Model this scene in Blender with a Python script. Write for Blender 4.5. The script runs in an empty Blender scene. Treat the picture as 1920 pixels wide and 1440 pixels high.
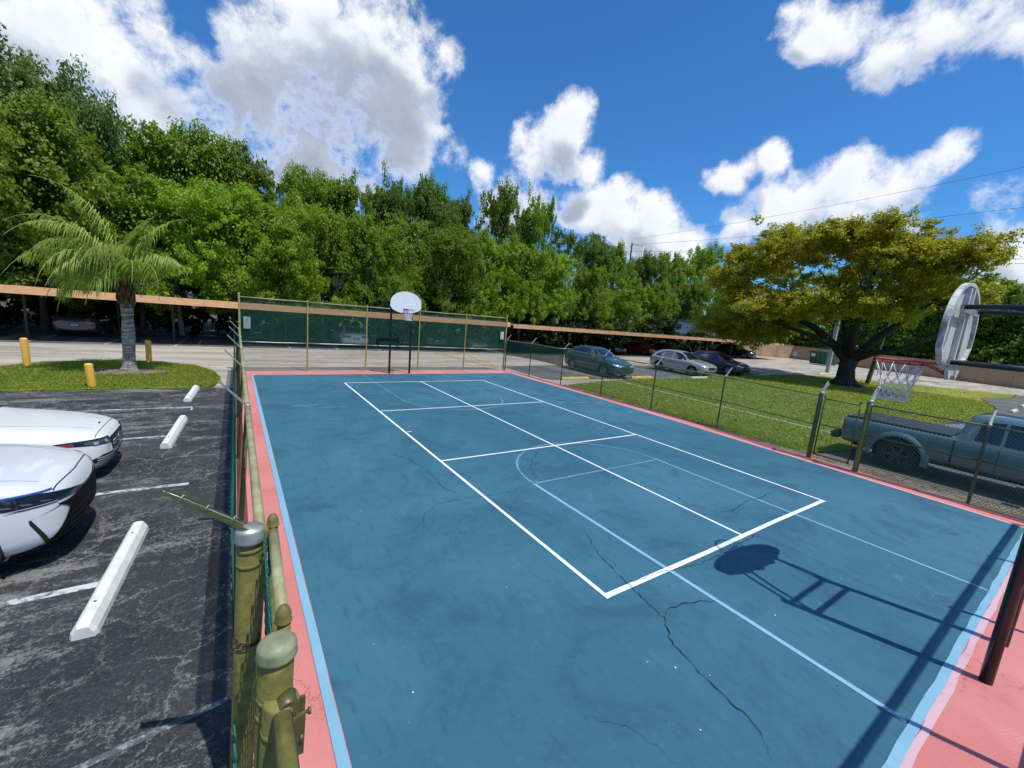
import bpy, math, random
import numpy as np
from mathutils import Vector, Matrix
from mathutils.bvhtree import BVHTree
rnd = random.Random(7)
C = bpy.context.scene.collection
scene = bpy.context.scene
PI = math.pi
# ------------------------------------------------------------------ camera
cam_d = bpy.data.cameras.new('camera')
cam = bpy.data.objects.new('camera', cam_d); C.objects.link(cam)
PITCH, YAW, ROLL, CAM_H = 0.1639, 0.6010, 0.0859, 3.0807
fw = Vector((math.sin(YAW)*math.cos(PITCH), math.cos(YAW)*math.cos(PITCH), -math.sin(PITCH)))
rt = Vector((math.cos(YAW), -math.sin(YAW), 0)); up = rt.cross(fw)
r2 = math.cos(ROLL)*rt + math.sin(ROLL)*up; u2 = -math.sin(ROLL)*rt + math.cos(ROLL)*up
cam.matrix_world = Matrix(((r2.x, u2.x, -fw.x, 0), (r2.y, u2.y, -fw.y, 0), (r2.z, u2.z, -fw.z, CAM_H), (0, 0, 0, 1)))
cam_d.sensor_width = 36; cam_d.lens = 14.488; cam_d.clip_start = 0.05; cam_d.clip_end = 3000
scene.camera = cam
# ------------------------------------------------------------------ sun and sky
SUN_DIR = Vector((0.33, -0.944, 0)).normalized()          # horizontal direction towards the sun
SUN_EL = math.radians(66)
sdir = Vector((SUN_DIR.x*math.cos(SUN_EL), SUN_DIR.y*math.cos(SUN_EL), math.sin(SUN_EL)))
sun_d = bpy.data.lights.new('sun', 'SUN'); sun_d.energy = 3.95; sun_d.angle = math.radians(0.5); sun_d.color = (1, .955, .88)
sun = bpy.data.objects.new('sun', sun_d); C.objects.link(sun); sun.location = (0, -20, 60)
sun.rotation_euler = sdir.to_track_quat('Z', 'Y').to_euler()
scene.view_settings.view_transform = 'Standard'; scene.view_settings.look = 'None'
scene.view_settings.exposure = 0.16; scene.view_settings.gamma = 1; scene.view_settings.use_curve_mapping = False
scene.render.engine = 'CYCLES'
scene.cycles.use_denoising = True
scene.cycles.max_bounces = 6; scene.cycles.transparent_max_bounces = 12; scene.cycles.diffuse_bounces = 3
scene.cycles.sample_clamp_indirect = 6
TREES = [(-12.4, 40, 15.8, 4.4, 0, 0), (-10.4, 40, 16.4, 3.6, 1, 0), (-8.3, 39, 14.8, 2.9, 2, 0), (-8.9, 34.5, 11.6, 3.6, 3, 1), (-10.7, 34, 10.2, 3.6, 0, 1), (-7.6, 40, 12.3, 2.8, 4, 2), (-5.9, 41, 13.4, 3.2, 0, 2), (-3.4, 41, 14.3, 3.3, 1, 2), (-0.9, 41, 14.2, 3.2, 2, 2), (1.6, 41, 13.9, 2.9, 3, 2), (-7.4, 34.5, 8.5, 2.8, 4, 2), (-4.8, 35, 9.7, 2.8, 5, 2), (-2.8, 34.5, 9.2, 2.6, 0, 3), (-0.0, 33.8, 9.7, 2.9, 1, 3), (2.3, 33.6, 9.4, 2.5, 2, 3), (4.8, 42, 13.6, 2.6, 3, 2), (8.1, 42, 14.0, 2.9, 4, 2), (11.2, 42, 14.0, 2.5, 5, 2), (5.6, 35.5, 9.8, 2.6, 0, 3), (9.0, 35, 9.6, 2.4, 1, 2), (13.7, 43, 15.2, 2.5, 2, 4), (17.0, 43, 15.9, 2.8, 3, 4), (20.6, 43, 15.3, 2.5, 4, 4), (12.7, 36, 10.9, 2.4, 5, 3), (16.3, 35.5, 10.6, 2.5, 0, 2), (24.3, 39, 16.2, 2.4, 1, 2), (27.9, 38.5, 15.9, 1.9, 2, 2), (20.1, 35.5, 10.4, 2.5, 3, 3), (24.1, 35, 10.3, 2.4, 4, 3), (37.5, 45, 15.5, 2.9, 5, 4), (44.4, 47, 16.0, 3.1, 0, 4), (29.9, 36.5, 10.0, 2.6, 1, 3), (35.8, 37.5, 9.7, 2.6, 2, 3), (54.3, 51, 16.3, 3.4, 3, 2), (63.4, 53, 16.4, 3.3, 4, 4), (44.9, 40, 9.6, 2.8, 5, 3), (78.6, 58, 19.2, 4.4, 0, 3), (97.7, 62, 24.0, 4.8, 1, 3), (121.4, 66, 23.6, 4.2, 2, 3), (56.4, 43, 10.2, 3.0, 3, 3), (72.2, 48, 12.6, 3.2, 4, 2), (93.5, 54, 14.6, 3.6, 5, 3)]
FAR_TREES = [(86.0, 39.6, 10.5, 4, 0, 4), (90.0, 34.1, 11.0, 4.5, 1, 2), (84.0, 24.0, 11.8, 4.5, 2, 4), (84.0, 20.0, 13.7, 5, 3, 4), (84.0, 16.0, 13.2, 5, 4, 4), (84.0, 12.8, 13.9, 5, 5, 2), (82.0, 9.4, 11.6, 5, 0, 4), (84.0, 7.3, 12.1, 5, 1, 4), (84.0, 3.8, 12.1, 5.5, 2, 4)]
CLOUDS = [(-0.237, 0.907, 0.349, 0.053), (-0.196, 0.92, 0.34, 0.054), (-0.157, 0.934, 0.32, 0.052), (-0.118, 0.951, 0.287, 0.056), (-0.074, 0.963, 0.26, 0.052), (-0.007, 0.964, 0.267, 0.052), (0.076, 0.964, 0.254, 0.052), (0.169, 0.952, 0.255, 0.055), (-0.244, 0.929, 0.279, 0.056), (-0.213, 0.944, 0.253, 0.04), (-0.09, 0.914, 0.395, 0.031), (-0.053, 0.924, 0.378, 0.037), (-0.019, 0.937, 0.348, 0.04), (-0.089, 0.939, 0.332, 0.022), (0.042, 0.912, 0.409, 0.048), (0.105, 0.898, 0.428, 0.08), (0.17, 0.876, 0.452, 0.073), (0.239, 0.854, 0.461, 0.066), (0.286, 0.843, 0.456, 0.054), (0.108, 0.929, 0.354, 0.091), (0.197, 0.906, 0.376, 0.105), (0.281, 0.879, 0.385, 0.068), (0.148, 0.946, 0.288, 0.068), (0.244, 0.923, 0.298, 0.077), (0.306, 0.91, 0.28, 0.042), (0.026, 0.94, 0.34, 0.05), (0.355, 0.807, 0.472, 0.025), (0.379, 0.807, 0.453, 0.02), (0.369, 0.858, 0.356, 0.033), (0.402, 0.858, 0.319, 0.034), (0.447, 0.843, 0.3, 0.022), (0.455, 0.827, 0.331, 0.019), (0.514, 0.778, 0.36, 0.04), (0.537, 0.776, 0.33, 0.032), (0.583, 0.717, 0.383, 0.043), (0.605, 0.718, 0.344, 0.04), (0.644, 0.692, 0.327, 0.025), (0.648, 0.671, 0.359, 0.02), (0.517, 0.817, 0.255, 0.063), (0.57, 0.786, 0.241, 0.034), (0.653, 0.719, 0.236, 0.043), (0.701, 0.681, 0.212, 0.045), (0.74, 0.639, 0.209, 0.046), (0.766, 0.596, 0.241, 0.034), (0.771, 0.605, 0.199, 0.038), (0.809, 0.562, 0.174, 0.032), (0.736, 0.657, 0.164, 0.046), (0.814, 0.503, 0.292, 0.025), (0.825, 0.471, 0.312, 0.028), (0.839, 0.436, 0.326, 0.023), (0.851, 0.378, 0.365, 0.007), (0.815, 0.52, 0.255, 0.009), (0.857, 0.473, 0.205, 0.035), (0.874, 0.43, 0.228, 0.045), (0.891, 0.384, 0.244, 0.044), (0.855, 0.439, 0.274, 0.02), (0.904, 0.334, 0.266, 0.05), (0.901, 0.31, 0.304, 0.033), (0.927, 0.284, 0.244, 0.047), (0.928, 0.255, 0.273, 0.037), (0.927, 0.233, 0.293, 0.03), (0.931, 0.206, 0.302, 0.025), (0.928, 0.191, 0.319, 0.019), (0.945, 0.237, 0.224, 0.037), (0.966, 0.135, 0.22, 0.035), (0.972, 0.145, 0.184, 0.033), (0.98, 0.12, 0.16, 0.039), (0.956, 0.15, 0.251, 0.01), (0.94, 0.146, 0.308, 0.009), (0.771, 0.385, 0.508, 0.03), (0.799, 0.348, 0.491, 0.028), (0.821, 0.3, 0.485, 0.04), (0.85, 0.254, 0.461, 0.049), (0.867, 0.207, 0.453, 0.055), (0.876, 0.169, 0.452, 0.052), (0.855, 0.281, 0.435, 0.029), (0.837, 0.317, 0.447, 0.016), (0.897, 0.146, 0.418, 0.029), (0.844, 0.24, 0.479, 0.044), (0.879, 0.19, 0.437, 0.036), (0.849, 0.271, 0.454, 0.04), (0.802, 0.33, 0.498, 0.034), (0.792, 0.367, 0.489, 0.025), (0.219, 0.912, 0.347, 0.099), (0.157, 0.9, 0.405, 0.081), (0.265, 0.867, 0.422, 0.075), (0.694, 0.679, 0.239, 0.05), (0.76, 0.622, 0.188, 0.05)]

world = bpy.data.worlds.new('World'); scene.world = world; world.use_nodes = True
WN = world.node_tree; WN.nodes.clear()
class NG:
    "small helper for building node trees"
    def __init__(s, tree): s.t = tree
    def n(s, typ, **kw):
        nd = s.t.nodes.new(typ)
        for k, v in kw.items(): setattr(nd, k, v)
        return nd
    def link(s, a, b): s.t.links.new(a, b)
    def val(s, sock, v):
        if hasattr(v, 'is_linked') or hasattr(v, 'links'): s.link(v, sock)
        else: sock.default_value = v
    def math(s, op, a, b=None, c=None, clamp=False):
        nd = s.n('ShaderNodeMath', operation=op); nd.use_clamp = clamp
        s.val(nd.inputs[0], a)
        if b is not None: s.val(nd.inputs[1], b)
        if c is not None: s.val(nd.inputs[2], c)
        return nd.outputs[0]
    def vmath(s, op, a, b=None, scale=None):
        nd = s.n('ShaderNodeVectorMath', operation=op); s.val(nd.inputs[0], a)
        if b is not None: s.val(nd.inputs[1], b)
        if scale is not None: nd.inputs['Scale'].default_value = scale
        return nd.outputs['Value'] if op in ('DOT_PRODUCT', 'LENGTH') else nd.outputs[0]
    def noise(s, vec, scale, detail=4, rough=.55, dist=0, color=False):
        nd = s.n('ShaderNodeTexNoise'); s.link(vec, nd.inputs['Vector']); nd.inputs['Scale'].default_value = scale
        nd.inputs['Detail'].default_value = detail; nd.inputs['Roughness'].default_value = rough; nd.inputs['Distortion'].default_value = dist
        return nd.outputs['Color'] if color else nd.outputs[0]
    def ramp(s, fac, stops, interp='LINEAR'):
        nd = s.n('ShaderNodeValToRGB'); s.link(fac, nd.inputs[0]); cr = nd.color_ramp; cr.interpolation = interp
        while len(cr.elements) < len(stops): cr.elements.new(.5)
        for e, (p, c) in zip(cr.elements, stops):
            e.position = p; e.color = (c, c, c, 1) if isinstance(c, (int, float)) else (*c, 1)
        return nd.outputs[0]
    def mapr(s, v, a, b, c=0., d=1., smooth=True):
        nd = s.n('ShaderNodeMapRange'); nd.interpolation_type = 'SMOOTHSTEP' if smooth else 'LINEAR'
        s.link(v, nd.inputs[0]); nd.inputs[1].default_value = a; nd.inputs[2].default_value = b
        nd.inputs[3].default_value = c; nd.inputs[4].default_value = d
        return nd.outputs[0]
    def mix(s, fac, a, b, blend='MIX'):
        nd = s.n('ShaderNodeMix', data_type='RGBA', blend_type=blend)
        s.val(nd.inputs[0], fac)
        for k, v in ((6, a), (7, b)):
            if isinstance(v, tuple): nd.inputs[k].default_value = (*v, 1)
            else: s.link(v, nd.inputs[k])
        return nd.outputs[2]

# cloud density as a function of direction, in a node group so that it can be asked twice
G = bpy.data.node_groups.new('cloud_density', 'ShaderNodeTree')
G.interface.new_socket('Direction', in_out='INPUT', socket_type='NodeSocketVector')
G.interface.new_socket('Density', in_out='OUTPUT', socket_type='NodeSocketFloat'); G.interface.new_socket('Body', in_out='OUTPUT', socket_type='NodeSocketFloat')
g = NG(G)
gi = g.n('NodeGroupInput'); go = g.n('NodeGroupOutput')
d0 = g.vmath('NORMALIZE', gi.outputs[0])
wob = g.noise(d0, 5.0, 3, .5, color=True)
wob = g.vmath('SCALE', g.vmath('SUBTRACT', wob, (.5, .5, .5)), scale=.12)
dw = g.vmath('NORMALIZE', g.vmath('ADD', d0, wob))
acc = None
for (x, y, z, r) in CLOUDS:
    if r < .022: continue
    dt = g.vmath('DOT_PRODUCT', dw, (x, y, z))
    k = 2/(r*r*1.9)
    f = g.math('MULTIPLY_ADD', dt, k, 1.0-k)     # 1 at the centre, 0 at the rim
    acc = f if acc is None else g.math('SMOOTH_MAX', acc, f, .9)
# the rest of the sky, where the photograph does not look: the same kind of fair weather clouds
viewdot = g.vmath('DOT_PRODUCT', d0, (0.56, 0.81, -0.16))
sep = g.n('ShaderNodeSeparateXYZ'); g.link(d0, sep.inputs[0])
gen = g.noise(d0, 3.2, 2, .5)
gen = g.math('SUBTRACT', g.math('MULTIPLY', gen, 6.0), 3.1)
gen = g.math('SUBTRACT', gen, g.mapr(viewdot, .22, .45, 0, 6))
acc = g.math('MAXIMUM', g.math('MAXIMUM', acc, -1.3), gen)
acc = g.math('MINIMUM', acc, 1.7)
fb = g.noise(d0, 6.0, 9, .62, .1)
dens = g.math('ADD', g.math('SUBTRACT', acc, .28), g.math('MULTIPLY', g.math('SUBTRACT', fb, .5), 4.6))
fb2 = g.noise(d0, 20.0, 7, .66, .2)
dens = g.math('ADD', dens, g.math('MULTIPLY', g.math('SUBTRACT', fb2, .5), 2.3))
g.link(dens, go.inputs[0])
midn = g.noise(d0, 9.0, 4, .55, .2)
g.link(g.math('ADD', acc, g.math('MULTIPLY', g.math('SUBTRACT', midn, .5), 1.9)), go.inputs[1])

w = NG(WN)
tc = w.n('ShaderNodeTexCoord')
direc = w.vmath('NORMALIZE', tc.outputs['Generated'])
def cloud(v):
    gn = w.n('ShaderNodeGroup'); gn.node_tree = G; w.link(v, gn.inputs[0]); return gn.outputs
c0 = cloud(direc)[0]
c1 = cloud(w.vmath('ADD', direc, (.02, -.02, .085)))[1]
c2 = cloud(w.vmath('ADD', direc, (.008, -.004, .022)))[0]
cov = w.mapr(c0, -.30, .90)
sky = w.n('ShaderNodeTexSky'); sky.sky_type = 'NISHITA'; sky.sun_disc = False
sky.sun_elevation = SUN_EL; sky.sun_rotation = math.atan2(SUN_DIR.x, SUN_DIR.y)
sky.altitude = 0; sky.air_density = 1.0; sky.dust_density = .25; sky.ozone_density = 3.0
skc = w.mix(1.0, sky.outputs[0], (.33, .76, 1.15), 'MULTIPLY')
# lit edges and grey bases: how much cloud lies between this point and the light above it
thick = w.math('ADD', w.math('MULTIPLY', w.mapr(c1, -.1, 1.15), .80), w.math('MULTIPLY', w.mapr(c2, .0, 1.2), .20))
thick = w.math('MULTIPLY', thick, w.mapr(c0, .05, .75))
puff = w.noise(direc, 20, 5, .6, .2)
grey = w.math('ADD', w.math('MULTIPLY', thick, .92), w.math('MULTIPLY', w.math('SUBTRACT', puff, .5), .45), clamp=True)
ccol = w.ramp(grey, [(0, (7.6, 7.75, 8.0)), (.32, (6.4, 6.7, 7.3)), (.68, (4.1, 4.55, 5.4)), (1, (2.9, 3.3, 4.2))])
tot = w.mix(cov, skc, ccol)
bg = w.n('ShaderNodeBackground'); bg.inputs[1].default_value = .118
w.link(tot, bg.inputs[0])
wo = w.n('ShaderNodeOutputWorld'); w.link(bg.outputs[0], wo.inputs[0])
world.cycles.sampling_method = 'MANUAL'; world.cycles.sample_map_resolution = 512

# ------------------------------------------------------------------ helpers
def tag(o, label=None, cat=None, group=None, kind=None):
    if label: o['label'] = label
    if cat: o['category'] = cat
    if group: o['group'] = group
    if kind: o['kind'] = kind
    return o
def thing(name, label, cat, loc=(0, 0, 0), rz=0, group=None):
    o = bpy.data.objects.new(name, None); C.objects.link(o); o.location = loc; o.rotation_euler = (0, 0, rz)
    o.empty_display_size = .2
    return tag(o, label, cat, group)
def link_mesh(name, me, parent=None, loc=None, rot=None, scale=None):
    o = bpy.data.objects.new(name, me); C.objects.link(o)
    if parent is not None: o.parent = parent
    if loc is not None: o.location = loc
    if rot is not None: o.rotation_euler = rot
    if scale is not None: o.scale = scale
    return o
def copy_tree(o, parent=None, keep=True):
    c = o.copy(); C.objects.link(c)
    if parent is not None: c.parent = parent
    for ch in list(o.children): copy_tree(ch, c)
    return c
def np_mesh(name, V, Q, mats=(), smooth=False, mi=None):
    V = np.asarray(V, dtype=np.float32); Q = np.asarray(Q, dtype=np.int32); k = Q.shape[1]
    me = bpy.data.meshes.new(name); me.vertices.add(len(V)); me.vertices.foreach_set('co', V.ravel())
    me.loops.add(Q.size); me.loops.foreach_set('vertex_index', Q.ravel())
    me.polygons.add(len(Q)); me.polygons.foreach_set('loop_start', np.arange(len(Q), dtype=np.int32)*k)
    me.polygons.foreach_set('loop_total', np.full(len(Q), k, dtype=np.int32))
    if smooth: me.polygons.foreach_set('use_smooth', np.ones(len(Q), dtype=bool))
    for m in mats: me.materials.append(m)
    if mi is not None: me.polygons.foreach_set('material_index', np.asarray(mi, dtype=np.int32))
    me.update(calc_edges=True); me.validate()
    return me
class MB:
    def __init__(s): s.v = []; s.f = []; s.m = []; s.sm = []
    def add(s, vs, fs, m=0, smooth=False):
        b = len(s.v); s.v += [tuple(p) for p in vs]; s.f += [tuple(i+b for i in f) for f in fs]
        s.m += [m]*len(fs); s.sm += [smooth]*len(fs); return s
    def box(s, x0, x1, y0, y1, z0, z1, m=0, M=None, bev=0):
        if bev:
            b = bev; vs = []
            for z, i in ((z0, b), (z0+b, 0), (z1-b, 0), (z1, b)):
                for sx, sy in ((0, 0), (1, 0), (1, 1), (0, 1)):
                    X = (x1-i if sx else x0+i); Y = (y1-i if sy else y0+i); vs.append((X, Y, z))
            fs = [(3, 2, 1, 0), (12, 13, 14, 15)]
            for r in range(3):
                for k in range(4): fs.append((r*4+k, r*4+(k+1) % 4, r*4+4+(k+1) % 4, r*4+4+k))
        else:
            vs = [(x0, y0, z0), (x1, y0, z0), (x1, y1, z0), (x0, y1, z0), (x0, y0, z1), (x1, y0, z1), (x1, y1, z1), (x0, y1, z1)]
            fs = [(3, 2, 1, 0), (4, 5, 6, 7), (0, 1, 5, 4), (1, 2, 6, 5), (2, 3, 7, 6), (3, 0, 4, 7)]
        if M is not None: vs = [M @ Vector(p) for p in vs]
        return s.add(vs, fs, m)
    def tube(s, pts, r, n=8, m=0, caps=True, smooth=True):
        pts = [Vector(p) for p in pts]; rs = r if isinstance(r, (list, tuple)) else [r]*len(pts)
        vs = []; fs = []; prev = None
        for i, p in enumerate(pts):
            t = (pts[min(i+1, len(pts)-1)]-pts[max(i-1, 0)]).normalized()
            a = prev if prev is not None else (Vector((0, 0, 1)) if abs(t.z) < .9 else Vector((1, 0, 0)))
            u = (a - t*a.dot(t)).normalized(); prev = u; w_ = t.cross(u)
            for k in range(n):
                an = 2*PI*k/n; vs.append(p+(u*math.cos(an)+w_*math.sin(an))*rs[i])
        for i in range(len(pts)-1):
            for k in range(n): fs.append((i*n+k, i*n+(k+1) % n, (i+1)*n+(k+1) % n, (i+1)*n+k))
        s.add(vs, fs, m, smooth)
        if caps:
            b = len(s.v)-len(vs)
            s.f.append(tuple(b+k for k in reversed(range(n)))); s.m.append(m); s.sm.append(False)
            s.f.append(tuple(b+(len(pts)-1)*n+k for k in range(n))); s.m.append(m); s.sm.append(False)
        return s
    def lathe(s, prof, n=16, m=0, M=None, smooth=True):
        vs = []; fs = []
        for (r, z) in prof:
            for k in range(n): an = 2*PI*k/n; vs.append((r*math.cos(an), r*math.sin(an), z))
        for i in range(len(prof)-1):
            for k in range(n): fs.append((i*n+k, i*n+(k+1) % n, (i+1)*n+(k+1) % n, (i+1)*n+k))
        if M is not None: vs = [M @ Vector(p) for p in vs]
        return s.add(vs, fs, m, smooth)
    def prism(s, poly, z0, z1, m=0, M=None):
        n = len(poly); vs = [(x, y, z0) for x, y in poly]+[(x, y, z1) for x, y in poly]
        if M is not None: vs = [M @ Vector(p) for p in vs]
        fs = [tuple(reversed(range(n))), tuple(range(n, 2*n))]+[(k, (k+1) % n, n+(k+1) % n, n+k) for k in range(n)]
        return s.add(vs, fs, m)
    def mesh(s, name, mats):
        me = bpy.data.meshes.new(name); me.from_pydata(s.v, [], s.f)
        me.polygons.foreach_set('use_smooth', s.sm); me.polygons.foreach_set('material_index', s.m)
        for q in (mats if isinstance(mats, (list, tuple)) else [mats]): me.materials.append(q)
        me.update(); return me
    def build(s, name, mats, parent=None, **kw): return link_mesh(name, s.mesh(name, mats), parent, **kw)

def Rx(a): return Matrix.Rotation(a, 4, 'X')
def Ry(a): return Matrix.Rotation(a, 4, 'Y')
def Rz(a): return Matrix.Rotation(a, 4, 'Z')
def T(*p): return Matrix.Translation(Vector(p))

# ------------------------------------------------------------------ materials
def mat(name, col=(.5, .5, .5), rough=.6, metal=0, var=0, vscale=4, bump=0, bscale=60, spec=.5, coat=0, build=None, stretch=None, flip=None):
    m = bpy.data.materials.new(name); m.use_nodes = True; g = NG(m.node_tree)
    b = m.node_tree.nodes['Principled BSDF']
    b.inputs['Roughness'].default_value = rough; b.inputs['Metallic'].default_value = metal
    b.inputs['Specular IOR Level'].default_value = spec; b.inputs['Coat Weight'].default_value = coat; b.inputs['Coat Roughness'].default_value = .04
    tc = g.n('ShaderNodeTexCoord'); vec = tc.outputs['Object']
    if stretch: vec = g.vmath('MULTIPLY', vec, stretch)
    if build: build(g, b, vec)
    else:
        c = (*col, 1)
        if var:
            nz = g.noise(vec, vscale, 6, .65)
            f = g.mapr(nz, .3, .7, 1-var, 1+var, False)
            cc = g.n('ShaderNodeRGB'); cc.outputs[0].default_value = c
            cb = g.n('ShaderNodeCombineColor')
            for k in range(3): g.link(f, cb.inputs[k])
            g.link(g.mix(1.0, cc.outputs[0], cb.outputs[0], 'MULTIPLY'), b.inputs['Base Color'])
            g.link(g.mapr(nz, .3, .7, max(rough-.08, 0), min(rough+.1, 1), False), b.inputs['Roughness'])
        else: b.inputs['Base Color'].default_value = c
        if bump:
            bn = g.n('ShaderNodeBump'); bn.inputs['Strength'].default_value = bump; bn.inputs['Distance'].default_value = .01
            g.link(g.noise(vec, bscale, 4, .6), bn.inputs['Height']); g.link(bn.outputs[0], b.inputs['Normal'])
    return m
def bumpn(g, b, h, strength=.4, dist=.01):
    bn = g.n('ShaderNodeBump'); bn.inputs['Strength'].default_value = strength; bn.inputs['Distance'].default_value = dist
    g.link(h, bn.inputs['Height']); g.link(bn.outputs[0], b.inputs['Normal'])

def voro(g, vec, scale, feat='DISTANCE_TO_EDGE', rand=1):
    v = g.n('ShaderNodeTexVoronoi', feature=feat); g.link(vec, v.inputs['Vector']); v.inputs['Scale'].default_value = scale
    v.inputs['Randomness'].default_value = rand
    return v.outputs['Distance']

def b_court(g, b, vec):
    big = g.noise(vec, .16, 5, .6, .6); mid = g.noise(vec, .9, 8, .68, .5); fine = g.noise(vec, 9, 8, .72)
    brush = g.noise(g.vmath('MULTIPLY', vec, (6, 1.2, 1)), 2.2, 6, .7)
    base = g.mix(g.mapr(big, .36, .64), (.027, .114, .170), (.045, .152, .219))
    base = g.mix(g.math('MULTIPLY', g.mapr(mid, .49, .66), .60), base, (.016, .070, .112))
    base = g.mix(g.math('MULTIPLY', g.mapr(mid, .46, .30), .34), base, (.068, .175, .240))
    base = g.mix(g.math('MULTIPLY', g.mapr(brush, .52, .68), .45), base, (.020, .074, .122))
    base = g.mix(g.math('MULTIPLY', g.mapr(fine, .54, .72), .26), base, (.10, .20, .26))
    # pale scuffs and ponding rings
    ring = g.noise(vec, .45, 3, .5, 1.2)
    rr = g.math('ABSOLUTE', g.math('SUBTRACT', ring, .56))
    rm = g.math('MULTIPLY', g.mapr(rr, .010, .0), g.mapr(g.noise(vec, .7, 4, .6), .5, .7))
    base = g.mix(g.math('MULTIPLY', rm, .28), base, (.18, .26, .30))
    scu = g.noise(g.vmath('MULTIPLY', vec, (1, 3, 1)), 6.5, 3, .5)
    base = g.mix(g.math('MULTIPLY', g.mapr(scu, .745, .79), .7), base, (.30, .40, .46))
    # hairline map cracking
    wv = g.vmath('ADD', vec, g.vmath('SCALE', g.noise(vec, 2.2, 5, .6, color=True), scale=.8))
    cr = g.mapr(voro(g, wv, .75), .010, .0)
    cm = g.math('MULTIPLY', cr, g.mapr(g.noise(vec, .5, 3, .5), .5, .64))
    base = g.mix(g.math('MULTIPLY', cm, .55), base, (.012, .035, .05))
    g.link(base, b.inputs['Base Color']); g.link(g.mapr(mid, .3, .7, .5, .78, False), b.inputs['Roughness'])
    b.inputs['Specular IOR Level'].default_value = .35
    bumpn(g, b, g.math('ADD', g.noise(vec, 70, 4, .7), g.math('MULTIPLY', fine, .6)), .22, .006)
def b_pink(g, b, vec):
    big = g.noise(vec, .5, 5, .6, .4); mid = g.noise(vec, 3.2, 7, .68); fine = g.noise(vec, 22, 6, .7)
    base = g.mix(g.mapr(big, .35, .65), (.52, .165, .150), (.60, .22, .205))
    base = g.mix(g.math('MULTIPLY', g.mapr(mid, .52, .76), .4), base, (.34, .105, .10))
    base = g.mix(g.math('MULTIPLY', g.mapr(fine, .56, .78), .3), base, (.66, .33, .31))
    wv = g.vmath('ADD', vec, g.vmath('SCALE', g.noise(vec, 2.6, 5, .6, color=True), scale=.7))
    cm = g.math('MULTIPLY', g.mapr(voro(g, wv, .9), .008, .0), g.mapr(g.noise(vec, .9, 3, .5), .46, .6))
    base = g.mix(g.math('MULTIPLY', cm, .6), base, (.14, .05, .045))
    sp = g.noise(vec, 38, 2, .4)
    base = g.mix(g.mapr(sp, .76, .79), base, (.10, .03, .03))
    g.link(base, b.inputs['Base Color']); b.inputs['Roughness'].default_value = .75
    bumpn(g, b, g.noise(vec, 60, 4, .7), .25, .006)
def b_asphalt_black(g, b, vec):
    # worn black sealer: streaks along the car direction (x), aggregate showing through, web of pale cracks
    st = g.vmath('MULTIPLY', vec, (.32, 1.15, 1))
    wear = g.noise(st, 1.0, 8, .70, .9); mid = g.noise(g.vmath('MULTIPLY', vec, (.6, 1.3, 1)), 3.4, 8, .75, .6)
    fine = g.noise(vec, 34, 6, .8); blot = g.noise(vec, .5, 4, .6)
    base = g.mix(g.mapr(blot, .35, .65), (.020, .021, .025), (.038, .039, .043))
    base = g.mix(g.math('MULTIPLY', g.mapr(fine, .45, .72), .60), base, (.10, .102, .106))
    sepx = g.n('ShaderNodeSeparateXYZ'); g.link(vec, sepx.inputs[0])
    stall = g.mapr(sepx.outputs[0], -.55, -2.2)                       # scuffed where tyres roll and turn, darker by the fence
    wm = g.math('ADD', g.math('MULTIPLY', wear, .58), g.math('MULTIPLY', mid, .42))
    wm = g.math('ADD', wm, g.math('MULTIPLY', g.math('SUBTRACT', fine, .5), .30))
    wm = g.math('ADD', wm, g.math('MULTIPLY', stall, .045))
    g1 = g.mapr(wm, .535, .62)
    base = g.mix(g.math('MULTIPLY', g.math('MULTIPLY', g1, .88), g.mapr(fine, .30, .55, .45, 1)), base, (.21, .207, .198))
    wv = g.vmath('ADD', vec, g.vmath('SCALE', g.noise(vec, 3.6, 6, .7, color=True), scale=.5))
    c0_ = g.math('MULTIPLY', g.mapr(voro(g, wv, 1.1), .022, .003), g.mapr(g.noise(vec, .4, 4, .6), .38, .55))
    c1_ = g.math('MULTIPLY', g.mapr(voro(g, wv, 3.2), .030, .004), g.mapr(g.noise(vec, .8, 5, .65), .45, .60))
    c2_ = g.math('MULTIPLY', g.mapr(voro(g, wv, 9.5), .060, .01), g.mapr(g.noise(vec, 1.1, 5, .7), .50, .64))
    cm = g.math('MULTIPLY', g.math('MAXIMUM', g.math('MAXIMUM', c0_, c1_), c2_), g.mapr(fine, .34, .56))
    base = g.mix(g.math('MULTIPLY', cm, .62), base, (.34, .335, .31))
    speck = g.math('MULTIPLY', g.mapr(g.noise(vec, 70, 2, .5), .66, .74), g.mapr(mid, .44, .6))
    base = g.mix(g.math('MULTIPLY', speck, .6), base, (.46, .44, .40))
    drk = g.mapr(g.noise(vec, 1.1, 3, .5, .8), .63, .72)
    base = g.mix(g.math('MULTIPLY', drk, .45), base, (.022, .024, .028))
    g.link(base, b.inputs['Base Color']); b.inputs['Roughness'].default_value = .82; b.inputs['Specular IOR Level'].default_value = .3
    bumpn(g, b, g.math('ADD', g.noise(vec, 120, 3, .8), g.math('MULTIPLY', cm, .8)), .55, .008)
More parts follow.
